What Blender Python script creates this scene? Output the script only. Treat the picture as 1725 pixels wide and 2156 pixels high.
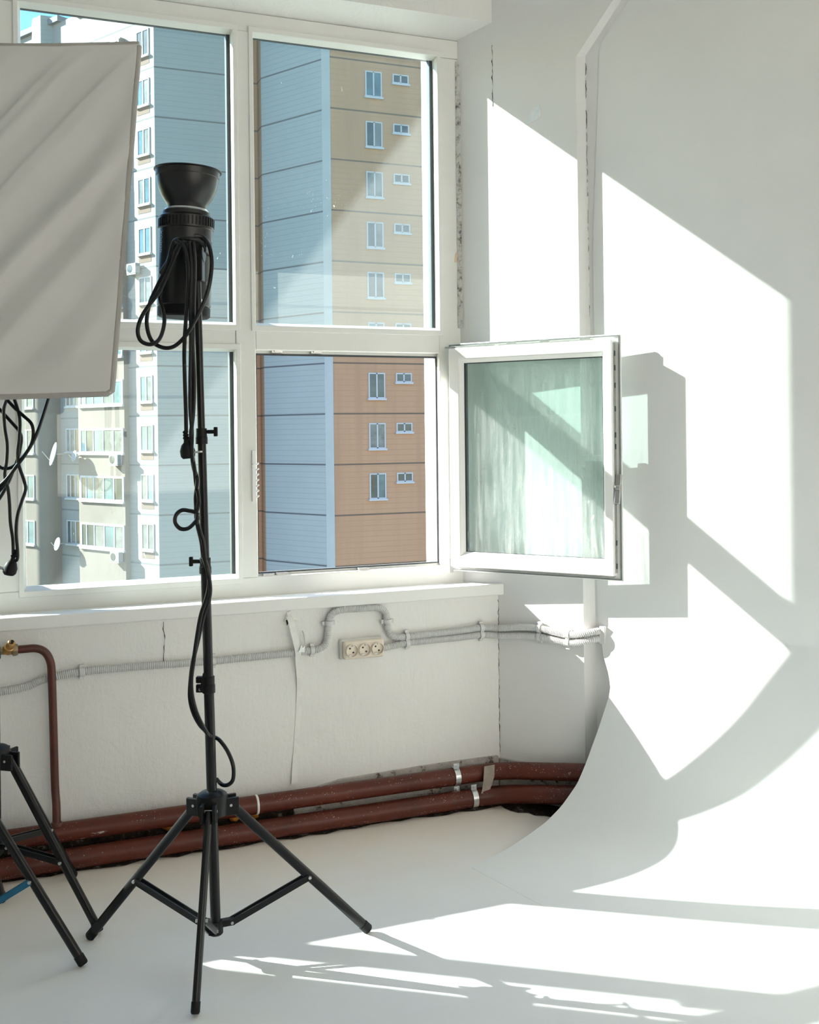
import bpy, math, random
from mathutils import Vector, Matrix
random.seed(7)
for _o in list(bpy.data.objects):
    bpy.data.objects.remove(_o)
SC = bpy.context.scene
COL = SC.collection
V = Vector
PI = math.pi

# ------------------------------------------------------------------ camera
CAM_H = 1.3433
YAW, ROLL, FPX, PPX, PPY = 0.3747, -0.01117, 2212.0, 864.4, 912.4
_c, _s = math.cos(YAW), math.sin(YAW)
RIGHT, FWD, UP = V((_c, -_s, 0)), V((_s, _c, 0)), V((0, 0, 1))
_cr, _sr = math.cos(ROLL), math.sin(ROLL)
camX = RIGHT * _cr + UP * _sr
camY = UP * _cr - RIGHT * _sr
camd = bpy.data.cameras.new('camera')
camd.sensor_fit = 'VERTICAL'
camd.sensor_height = 36.0
camd.lens = FPX / 2156 * 36.0
camd.shift_x = (862.5 - PPX) / 2156
camd.shift_y = (PPY - 1078.0) / 2156
camd.clip_start = 0.05
camd.clip_end = 500
cam = bpy.data.objects.new('camera', camd)
COL.objects.link(cam)
M = Matrix.Identity(4)
for i in range(3):
    M[i][0], M[i][1], M[i][2] = camX[i], camY[i], -FWD[i]
M[2][3] = CAM_H
cam.matrix_world = M
SC.camera = cam

# ------------------------------------------------------------------ light
SUN_AZ, SUN_EL = 0.6037, 0.5055
SUN_POWER = 16.5
SKY_POWER = 0.40
EXPOSURE = 0.56
sund = bpy.data.lights.new('sun', 'SUN')
sund.energy = SUN_POWER
sund.angle = math.radians(0.53)
sund.color = (1.0, 0.955, 0.895)
sun = bpy.data.objects.new('sun', sund)
COL.objects.link(sun)
sun_dir = V((math.cos(SUN_AZ) * math.cos(SUN_EL), -math.sin(SUN_AZ) * math.cos(SUN_EL), -math.sin(SUN_EL)))
sun.rotation_euler = sun_dir.to_track_quat('-Z', 'Y').to_euler()
sun.location = (-6, 8, 8)

world = bpy.data.worlds.new('world')
SC.world = world
world.use_nodes = True
wn = world.node_tree
wn.nodes.clear()
w_out = wn.nodes.new('ShaderNodeOutputWorld')
w_bg = wn.nodes.new('ShaderNodeBackground')
w_sky = wn.nodes.new('ShaderNodeTexSky')
w_sky.sky_type = 'NISHITA'
w_sky.sun_disc = False
w_sky.sun_elevation = SUN_EL
w_sky.sun_rotation = math.atan2(-sun_dir.x, -sun_dir.y)
w_sky.altitude = 150
w_sky.dust_density = 0.3
w_sky.air_density = 1.0
w_sky.ozone_density = 1.5
w_mix = wn.nodes.new('ShaderNodeMix')
w_mix.data_type = 'RGBA'
w_mix.blend_type = 'MULTIPLY'
w_mix.inputs['Factor'].default_value = 1.0
w_mix.inputs['B'].default_value = (0.95, 1.0, 1.05, 1)
wn.links.new(w_sky.outputs[0], w_mix.inputs['A'])
w_hsv = wn.nodes.new('ShaderNodeHueSaturation')
w_hsv.inputs['Saturation'].default_value = 1.22
w_hsv.inputs['Value'].default_value = 0.80
wn.links.new(w_mix.outputs['Result'], w_hsv.inputs['Color'])
wn.links.new(w_hsv.outputs['Color'], w_bg.inputs['Color'])
w_bg.inputs['Strength'].default_value = SKY_POWER
wn.links.new(w_bg.outputs[0], w_out.inputs[0])

SC.view_settings.view_transform = 'Standard'
SC.view_settings.look = 'None'
SC.view_settings.exposure = EXPOSURE
SC.view_settings.gamma = 1.0
SC.view_settings.use_curve_mapping = False
SC.render.engine = 'CYCLES'
SC.cycles.max_bounces = 9
SC.cycles.diffuse_bounces = 6
SC.cycles.transparent_max_bounces = 14
SC.cycles.sample_clamp_indirect = 6.0
SC.cycles.use_denoising = True
SC.cycles.use_adaptive_sampling = True
SC.cycles.adaptive_threshold = 0.015

# ------------------------------------------------------------------ geometry frame of the room
YF = 3.64            # room face of the window frames
YW = 3.505           # room face of the window wall
XC = 1.7204          # corner between window wall and slanted wall
PHI = 0.9579
EREC = 0.033         # depth of the recess in the slanted wall
WD = V((math.cos(PHI), -math.sin(PHI), 0))   # along the slanted wall, away from the window
WN = V((math.sin(PHI), math.cos(PHI), 0))    # into the slanted wall
C0 = V((XC, YW, 0))
CEIL = 3.45


def wall(u, n, z):
    return C0 + WD * u + WN * n + V((0, 0, z))


def ray(x, y):
    u, v = x - PPX, y - PPY
    a = (u * _cr + v * _sr) / FPX
    b = -(-u * _sr + v * _cr) / FPX
    return V((a * _c + _s, -a * _s + _c, b))


def at_y(x, y, Y):
    r = ray(x, y)
    return V((0, 0, CAM_H)) + r * (Y / r.y)


def at_d(x, y, d):
    return V((0, 0, CAM_H)) + ray(x, y) * d


def at_w(x, y, n):
    r = ray(x, y)
    p = C0 + WN * n
    return V((0, 0, CAM_H)) + r * ((p.x * WN.x + p.y * WN.y) / (r.x * WN.x + r.y * WN.y))


# ------------------------------------------------------------------ mesh builder
class MB:
    def __init__(self):
        self.v, self.f = [], []

    def add(self, vs, fs):
        b = len(self.v)
        self.v += [V(p) for p in vs]
        self.f += [tuple(b + i for i in f) for f in fs]
        return self

    def hexa(self, p):   # 8 points: bottom loop 0-3, top loop 4-7
        return self.add(p, [(3, 2, 1, 0), (4, 5, 6, 7), (0, 1, 5, 4), (1, 2, 6, 5), (2, 3, 7, 6), (3, 0, 4, 7)])

    def box(self, x0, x1, y0, y1, z0, z1):
        return self.hexa([(x0, y0, z0), (x1, y0, z0), (x1, y1, z0), (x0, y1, z0),
                          (x0, y0, z1), (x1, y0, z1), (x1, y1, z1), (x0, y1, z1)])

    def obox(self, c, ax, ay, az, sx, sy, sz):
        ax, ay, az = V(ax).normalized() * sx / 2, V(ay).normalized() * sy / 2, V(az).normalized() * sz / 2
        c = V(c)
        return self.hexa([c - ax - ay - az, c + ax - ay - az, c + ax + ay - az, c - ax + ay - az,
                          c - ax - ay + az, c + ax - ay + az, c + ax + ay + az, c - ax + ay + az])

    def bar(self, p0, p1, w, h, up=(0, 0, 1)):
        p0, p1 = V(p0), V(p1)
        d = (p1 - p0)
        L = d.length
        d.normalize()
        side = d.cross(V(up)).normalized()
        u2 = side.cross(d)
        return self.obox((p0 + p1) / 2, d, side, u2, L, w, h)

    def loops(self, rings, closed=True, cap=True):
        n = len(rings[0])
        vs = [p for r in rings for p in r]
        fs = []
        for i in range(len(rings) - 1):
            for j in range(n if closed else n - 1):
                k = (j + 1) % n
                fs.append((i * n + j, i * n + k, (i + 1) * n + k, (i + 1) * n + j))
        if cap:
            fs.append(tuple(reversed(range(n))))
            fs.append(tuple((len(rings) - 1) * n + j for j in range(n)))
        return self.add(vs, fs)

    def lathe(self, base, axis, prof, n=24, cap=True):   # prof: (distance along the axis, radius)
        base, axis = V(base), V(axis).normalized()
        a = axis.cross(V((0, 0, 1)))
        if a.length < 1e-3:
            a = axis.cross(V((1, 0, 0)))
        a.normalize()
        b = axis.cross(a)
        rings = [[base + axis * t + (a * math.cos(2 * PI * j / n) + b * math.sin(2 * PI * j / n)) * r for j in range(n)]
                 for t, r in prof]
        return self.loops(rings, True, cap)

    def cyl(self, p0, p1, r0, r1=None, n=18):
        p0, p1 = V(p0), V(p1)
        return self.lathe(p0, p1 - p0, [(0, r0), ((p1 - p0).length, r0 if r1 is None else r1)], n)

    def tube(self, path, r, n=10, cap=True):   # r: number or list
        path = [V(p) for p in path]
        m = len(path)
        rings = []
        prev = None
        for i, p in enumerate(path):
            t = (path[min(i + 1, m - 1)] - path[max(i - 1, 0)])
            if t.length < 1e-9:
                t = V((0, 0, 1))
            t.normalize()
            if prev is None:
                a = t.cross(V((0, 0, 1)))
                if a.length < 1e-2:
                    a = t.cross(V((1, 0, 0)))
            else:
                a = prev - t * prev.dot(t)
            a.normalize()
            prev = a
            b = t.cross(a)
            rr = r[i] if isinstance(r, (list, tuple)) else r
            rings.append([p + (a * math.cos(2 * PI * j / n) + b * math.sin(2 * PI * j / n)) * rr for j in range(n)])
        return self.loops(rings, True, cap)

    def prism(self, poly, off):
        off = V(off)
        poly = [V(p) for p in poly]
        n = len(poly)
        fs = [tuple(reversed(range(n))), tuple(range(n, 2 * n))]
        fs += [(j, (j + 1) % n, n + (j + 1) % n, n + j) for j in range(n)]
        return self.add(poly + [p + off for p in poly], fs)

    def ringframe(self, ro, ri, f0, f1):
        """picture frame between rectangles ro and ri = (a0, a1, z0, z1); f0/f1 map (a, z) to a point on the two faces"""
        def c(r):
            return [(r[0], r[2]), (r[1], r[2]), (r[1], r[3]), (r[0], r[3])]
        vs = [f0(*q) for q in c(ro)] + [f0(*q) for q in c(ri)] + [f1(*q) for q in c(ro)] + [f1(*q) for q in c(ri)]
        fs = []
        for j in range(4):
            k = (j + 1) % 4
            fs += [(j, k, 4 + k, 4 + j), (8 + k, 8 + j, 12 + j, 12 + k), (8 + j, 8 + k, k, j), (4 + j, 4 + k, 12 + k, 12 + j)]
        return self.add(vs, fs)


def smooth_path(pts, per=8):
    pts = [V(p) for p in pts]
    out = []
    m = len(pts)
    for i in range(m - 1):
        p0, p1, p2, p3 = pts[max(i - 1, 0)], pts[i], pts[i + 1], pts[min(i + 2, m - 1)]
        for k in range(per):
            t = k / per
            out.append(0.5 * ((2 * p1) + (p2 - p0) * t + (2 * p0 - 5 * p1 + 4 * p2 - p3) * t * t + (3 * p1 - p0 - 3 * p2 + p3) * t ** 3))
    out.append(pts[-1])
    return out


def resample(path, step):
    out = [path[0].copy()]
    acc = 0.0
    for a, b in zip(path[:-1], path[1:]):
        L = (b - a).length
        pos = step - acc
        while pos <= L:
            out.append(a.lerp(b, pos / L))
            pos += step
        acc = (acc + L) % step if L + acc >= step else acc + L
    return out


def make(name, mb, mat, root=None, parent=None, bevel=0, smooth=35, seg=2):
    base = root.location if root is not None else V((0, 0, 0))
    me = bpy.data.meshes.new(name)
    me.from_pydata([tuple(p - base) for p in mb.v], [], mb.f)
    me.validate()
    me.update()
    if mat is not None:
        me.materials.append(mat)
    if smooth:
        me.shade_smooth()
        me.set_sharp_from_angle(angle=math.radians(smooth))
    o = bpy.data.objects.new(name, me)
    COL.objects.link(o)
    p = parent if parent is not None else root
    if p is not None:
        o.parent = p
    if bevel:
        m = o.modifiers.new('bevel', 'BEVEL')
        m.width = bevel
        m.segments = seg
        m.limit_method = 'ANGLE'
        m.angle_limit = math.radians(40)
        m.harden_normals = True
    return o


def fix_normals(o):
    import bmesh
    bm = bmesh.new()
    bm.from_mesh(o.data)
    bmesh.ops.recalc_face_normals(bm, faces=bm.faces)
    bm.to_mesh(o.data)
    bm.free()
    return o


def empty(name, loc):
    o = bpy.data.objects.new(name, None)
    COL.objects.link(o)
    o.location = loc
    o.empty_display_size = 0.1
    return o


def tag(o, label, cat, group=None):
    o['label'] = label
    o['category'] = cat
    if group:
        o['group'] = group
    return o


def thing(name, loc, label, cat, group=None):
    return tag(empty(name, loc), label, cat, group)


def structure(o):
    o['kind'] = 'structure'
    return o


# ------------------------------------------------------------------ materials
def mat_new(name):
    m = bpy.data.materials.new(name)
    m.use_nodes = True
    nt = m.node_tree
    nt.nodes.clear()
    out = nt.nodes.new('ShaderNodeOutputMaterial')
    return m, nt, out


def N(nt, kind, **kw):
    n = nt.nodes.new(kind)
    for k, v in kw.items():
        if k.startswith('i_'):
            n.inputs[k[2:].replace('_', ' ')].default_value = v
        else:
            setattr(n, k, v)
    return n


def rgba(c):
    return (c[0], c[1], c[2], 1)


def ramp(nt, fac, stops):
    r = nt.nodes.new('ShaderNodeValToRGB')
    e = r.color_ramp.elements
    while len(e) < len(stops):
        e.new(0.5)
    for i, (p, c) in enumerate(stops):
        e[i].position = p
        e[i].color = rgba(c) if len(c) == 3 else c
    nt.links.new(fac, r.inputs[0])
    return r.outputs[0]


def mixc(nt, fac, a, b, mode='MIX'):
    m = nt.nodes.new('ShaderNodeMix')
    m.data_type = 'RGBA'
    m.blend_type = mode
    for s, val in (('Factor', fac), ('A', a), ('B', b)):
        if hasattr(val, 'is_linked') or hasattr(val, 'links'):
            nt.links.new(val, m.inputs[s])
        elif isinstance(val, (int, float)):
            m.inputs[s].default_value = val
        else:
            m.inputs[s].default_value = rgba(val)
    return m.outputs['Result']


def noise(nt, scale, detail=4, rough=0.55, vec=None, dist=0.0):
    n = N(nt, 'ShaderNodeTexNoise')
    n.inputs['Scale'].default_value = scale
    n.inputs['Detail'].default_value = detail
    n.inputs['Roughness'].default_value = rough
    n.inputs['Distortion'].default_value = dist
    if vec is not None:
        nt.links.new(vec, n.inputs['Vector'])
    return n.outputs['Fac']


def pos_vec(nt, scale=(1, 1, 1)):
    g = N(nt, 'ShaderNodeNewGeometry')
    mp = N(nt, 'ShaderNodeMapping')
    mp.inputs['Scale'].default_value = scale
    nt.links.new(g.outputs['Position'], mp.inputs['Vector'])
    return mp.outputs['Vector']


def principled(nt, out, color=None, rough=0.5, metal=0.0, spec=0.5, bump=None, bump_str=0.2, bump_dist=0.005):
    p = N(nt, 'ShaderNodeBsdfPrincipled')
    if color is not None:
        if hasattr(color, 'links'):
            nt.links.new(color, p.inputs['Base Color'])
        else:
            p.inputs['Base Color'].default_value = rgba(color)
    if hasattr(rough, 'links'):
        nt.links.new(rough, p.inputs['Roughness'])
    else:
        p.inputs['Roughness'].default_value = rough
    p.inputs['Metallic'].default_value = metal
    p.inputs['Specular IOR Level'].default_value = spec
    if bump is not None:
        b = N(nt, 'ShaderNodeBump')
        b.inputs['Strength'].default_value = bump_str
        b.inputs['Distance'].default_value = bump_dist
        nt.links.new(bump, b.inputs['Height'])
        nt.links.new(b.outputs[0], p.inputs['Normal'])
    nt.links.new(p.outputs[0], out.inputs[0])
    return p


def plain(name, color, rough=0.5, metal=0.0, spec=0.5, var=0.06, nscale=30, bump_str=0.0, bump_dist=0.002):
    m, nt, out = mat_new(name)
    v = pos_vec(nt)
    f = noise(nt, nscale, 4, 0.6, v)
    a = tuple(c * (1 - var) for c in color)
    b = tuple(min(1, c * (1 + var)) for c in color)
    col = ramp(nt, f, [(0.3, a), (0.7, b)])
    principled(nt, out, col, rough, metal, spec, f if bump_str else None, bump_str, bump_dist)
    return m


def plaster(name, base, bump_str=0.35, blotch=(0.72, 0.70, 0.66), pits=False, rough=0.75, fine=55, dusty=None):
    m, nt, out = mat_new(name)
    v = pos_vec(nt)
    big = noise(nt, 2.2, 5, 0.6, v)
    mid = noise(nt, 9, 6, 0.65, v, 0.6)
    fin = noise(nt, fine, 4, 0.6, v)
    c = ramp(nt, big, [(0.35, tuple(x * 0.955 for x in base)), (0.65, base)])
    spots = ramp(nt, mid, [(0.66, (0, 0, 0)), (0.78, (0.45, 0.45, 0.45))])
    c = mixc(nt, spots, c, blotch)
    # small dark pits
    vo = N(nt, 'ShaderNodeTexVoronoi')
    vo.inputs['Scale'].default_value = 7.0
    nt.links.new(v, vo.inputs['Vector'])
    pit = ramp(nt, vo.outputs['Distance'], [(0.030, (1, 1, 1)), (0.060, (0, 0, 0))])
    gate = ramp(nt, noise(nt, 3.5, 2, 0.5, v), [(0.55, (0, 0, 0)), (0.6, (0.6, 0.6, 0.6))])
    pit = mixc(nt, 1.0, pit, gate, 'MULTIPLY')
    if pits:
        c = mixc(nt, pit, c, (0.22, 0.20, 0.18))
    if dusty:      # worn beige band of dust along the window wall
        g = N(nt, 'ShaderNodeNewGeometry')
        sx = N(nt, 'ShaderNodeSeparateXYZ')
        nt.links.new(g.outputs['Position'], sx.inputs[0])
        ad = N(nt, 'ShaderNodeMath', operation='MULTIPLY_ADD')
        nt.links.new(mid, ad.inputs[0])
        ad.inputs[1].default_value = .5
        nt.links.new(sx.outputs['Y'], ad.inputs[2])
        mr = N(nt, 'ShaderNodeMapRange')
        mr.inputs['From Min'].default_value = 3.08
        mr.inputs['From Max'].default_value = 3.72
        nt.links.new(ad.outputs[0], mr.inputs['Value'])
        c = mixc(nt, mr.outputs[0], c, dusty)
    h = N(nt, 'ShaderNodeMath', operation='ADD')
    streak = noise(nt, 16, 5, 0.65, pos_vec(nt, (1, 1, 0.22)), 0.3)
    sc0 = N(nt, 'ShaderNodeMath', operation='MULTIPLY_ADD')
    sc0.inputs[1].default_value = 0.7
    nt.links.new(streak, sc0.inputs[0])
    sc = N(nt, 'ShaderNodeMath', operation='MULTIPLY')
    sc.inputs[1].default_value = 0.22
    nt.links.new(fin, sc.inputs[0])
    nt.links.new(mid, sc0.inputs[2])
    nt.links.new(sc0.outputs[0], h.inputs[0])
    nt.links.new(sc.outputs[0], h.inputs[1])
    principled(nt, out, c, rough, 0, 0.3, h.outputs[0], bump_str, 0.006)
    return m


MAT = {}
MAT['wall'] = plaster('plaster_white', (0.835, 0.825, 0.80), 0.75, pits=True)
MAT['wall_side'] = plaster('plaster_smooth_white', (0.80, 0.80, 0.785), 0.12)
MAT['backdrop'] = plaster('backdrop_white', (0.79, 0.80, 0.79), 0.05, (0.78, 0.78, 0.77))
MAT['floor'] = plaster('painted_floor', (0.80, 0.80, 0.785), 0.08, (0.74, 0.72, 0.69), rough=0.6, dusty=(0.80, 0.715, 0.63))
MAT['ceiling'] = plaster('ceiling_white', (0.82, 0.81, 0.79), 0.1)
MAT['pvc'] = plain('window_plastic', (0.80, 0.80, 0.765), 0.38, 0, 0.4, 0.03, 6)
MAT['pvc_white'] = plain('white_sash_plastic', (0.85, 0.85, 0.83), 0.35, 0, 0.4, 0.02, 6)
MAT['gasket'] = plain('dark_gasket', (0.035, 0.045, 0.05), 0.5, 0, 0.5, 0.1)
MAT['spacer'] = plain('grey_spacer', (0.30, 0.32, 0.32), 0.35, 0.6, 0.5, 0.1)
MAT['zinc'] = plain('zinc_hardware', (0.55, 0.55, 0.53), 0.35, 0.85, 0.5, 0.1, 60)
MAT['chrome'] = plain('steel_clamp', (0.62, 0.64, 0.65), 0.28, 0.9, 0.5, 0.15, 60)
MAT['black_metal'] = plain('black_anodised_metal', (0.008, 0.008, 0.0085), 0.30, 0.0, 0.3, 0.1, 20)
MAT['black_plastic'] = plain('black_plastic', (0.008, 0.008, 0.0085), 0.45, 0.0, 0.22, 0.12, 60)
MAT['black_gloss'] = plain('black_gloss_housing', (0.008, 0.008, 0.0085), 0.36, 0.0, 0.5, 0.1, 20)
MAT['rubber'] = plain('black_rubber', (0.008, 0.008, 0.0085), 0.55, 0.0, 0.2, 0.15, 80)
MAT['cable'] = plain('black_cable', (0.008, 0.008, 0.0085), 0.33, 0.0, 0.32, 0.1, 80)
MAT['blue_metal'] = plain('blue_anodised_metal', (0.012, 0.12, 0.22), 0.3, 0.3, 0.5, 0.1, 20)
MAT['silver'] = plain('silver_reflector', (0.75, 0.75, 0.75), 0.25, 0.9, 0.5, 0.05)
MAT['white_print'] = plain('white_print', (0.85, 0.86, 0.86), 0.5, 0, 0.3, 0.02)
MAT['grey_print'] = plain('grey_print', (0.10, 0.10, 0.10), 0.5, 0, 0.3, 0.1)
MAT['conduit'] = plain('grey_conduit', (0.66, 0.66, 0.65), 0.5, 0, 0.4, 0.05, 60)
MAT['outlet'] = plain('cream_outlet', (0.80, 0.71, 0.60), 0.35, 0, 0.45, 0.05, 15)
MAT['outlet_base'] = plain('painted_outlet_base', (0.76, 0.74, 0.70), 0.6, 0, 0.3, 0.06, 25)
MAT['hole'] = plain('dark_hole', (0.01, 0.01, 0.01), 0.8)
MAT['brass'] = plain('brass', (0.55, 0.32, 0.12), 0.32, 0.9, 0.5, 0.25, 40)
MAT['dull_brass'] = plain('dull_brass', (0.34, 0.27, 0.17), 0.4, 0.8, 0.5, 0.25, 40)
MAT['tape'] = plain('paper_tape', (0.36, 0.31, 0.26), 0.75, 0, 0.3, 0.12, 40, 0.5, 0.004)
MAT['clear_tape'] = plain('clear_tape', (0.82, 0.86, 0.88), 0.18, 0, 0.6, 0.05, 40, 0.8, 0.01)
MAT['strip'] = plain('painted_strip', (0.80, 0.79, 0.76), 0.6, 0, 0.3, 0.05, 30, 0.3, 0.003)
MAT['peeled'] = plain('bare_peach_patch', (0.78, 0.60, 0.44), 0.7, 0, 0.2, 0.08, 60)
MAT['foam'] = plain('yellow_foam', (0.50, 0.20, 0.03), 0.8, 0, 0.3, 0.5, 70, 0.8, 0.01)
MAT['shell'] = plain('black_softbox_fabric', (0.02, 0.02, 0.02), 0.7)
MAT['binding'] = plain('grey_binding', (0.42, 0.40, 0.37), 0.7, 0, 0.3, 0.05)


def fabric_mat():
    m, nt, out = mat_new('diffuser_fabric')
    v = pos_vec(nt)
    f = noise(nt, 900, 2, 0.5, v)
    c = ramp(nt, noise(nt, 4, 3, 0.5, v), [(0.3, (0.76, 0.75, 0.725)), (0.7, (0.80, 0.79, 0.765))])
    d = N(nt, 'ShaderNodeBsdfDiffuse')
    t = N(nt, 'ShaderNodeBsdfTranslucent')
    nt.links.new(c, d.inputs['Color'])
    t.inputs['Color'].default_value = (0.55, 0.54, 0.50, 1)
    b = N(nt, 'ShaderNodeBump')
    b.inputs['Strength'].default_value = 0.1
    b.inputs['Distance'].default_value = 0.001
    nt.links.new(f, b.inputs['Height'])
    nt.links.new(b.outputs[0], d.inputs['Normal'])
    mx = N(nt, 'ShaderNodeMixShader')
    mx.inputs[0].default_value = 0.12
    nt.links.new(d.outputs[0], mx.inputs[1])
    nt.links.new(t.outputs[0], mx.inputs[2])
    nt.links.new(mx.outputs[0], out.inputs[0])
    return m


MAT['fabric'] = fabric_mat()


def pipe_mat():
    m, nt, out = mat_new('red_brown_pipe_paint')
    v = pos_vec(nt)
    c = ramp(nt, noise(nt, 8, 5, 0.65, v), [(0.3, (0.075, 0.017, 0.010)), (0.7, (0.125, 0.027, 0.015))])
    c = mixc(nt, ramp(nt, noise(nt, 22, 5, 0.7, v), [(0.62, (0, 0, 0)), (0.7, (0.7, 0.7, 0.7))]), c, (0.05, 0.035, 0.03))
    vo = N(nt, 'ShaderNodeTexVoronoi')
    vo.inputs['Scale'].default_value = 150
    nt.links.new(v, vo.inputs['Vector'])
    dots = ramp(nt, vo.outputs['Distance'], [(0.12, (1, 1, 1)), (0.22, (0, 0, 0))])
    some = ramp(nt, vo.outputs['Color'], [(0.50, (0, 0, 0)), (0.62, (1, 1, 1))])
    dots = mixc(nt, 1.0, dots, some, 'MULTIPLY')
    gate = ramp(nt, noise(nt, 5, 4, 0.7, v), [(0.44, (0, 0, 0)), (0.56, (1, 1, 1))])
    c = mixc(nt, mixc(nt, 1.0, dots, gate, 'MULTIPLY'), c, (0.62, 0.58, 0.54))
    smear = ramp(nt, noise(nt, 16, 6, 0.75, pos_vec(nt, (0.35, 1, 1.6))), [(0.655, (0, 0, 0)), (0.69, (0.9, 0.9, 0.9))])
    c = mixc(nt, smear, c, (0.55, 0.51, 0.47))
    principled(nt, out, c, 0.40, 0, 0.35, noise(nt, 40, 4, 0.6, v), 0.25, 0.003)
    return m


MAT['pipe'] = pipe_mat()
MAT['riser'] = plain('red_brown_riser_paint', (0.085, 0.020, 0.011), 0.4, 0, 0.5, 0.25, 14)


def dirt_mat():
    m, nt, out = mat_new('rough_dirty_concrete')
    v = pos_vec(nt)
    c = ramp(nt, noise(nt, 14, 8, 0.75, v), [(0.34, (0.03, 0.022, 0.02)), (0.40, (0.16, 0.13, 0.11)), (0.44, (0.48, 0.45, 0.42)), (0.75, (0.66, 0.63, 0.59))])
    principled(nt, out, c, 0.9, 0, 0.2, noise(nt, 40, 6, 0.7, v), 0.8, 0.01)
    return m


MAT['dirt'] = dirt_mat()


def crust_mat():
    m, nt, out = mat_new('cracked_sealant')
    v = pos_vec(nt)
    c = ramp(nt, noise(nt, 30, 8, 0.75, v), [(0.36, (0.10, 0.09, 0.08)), (0.44, (0.5, 0.48, 0.45)), (0.52, (0.74, 0.73, 0.70))])
    principled(nt, out, c, 0.9, 0, 0.2, noise(nt, 60, 6, 0.7, v), 0.8, 0.006)
    return m


MAT['crust'] = crust_mat()


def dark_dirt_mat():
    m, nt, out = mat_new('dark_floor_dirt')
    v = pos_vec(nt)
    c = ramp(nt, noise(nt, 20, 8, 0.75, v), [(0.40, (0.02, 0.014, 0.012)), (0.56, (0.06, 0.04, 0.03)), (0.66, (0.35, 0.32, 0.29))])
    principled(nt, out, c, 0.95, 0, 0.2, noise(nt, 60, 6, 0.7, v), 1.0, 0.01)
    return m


MAT['dark_dirt'] = dark_dirt_mat()


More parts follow.
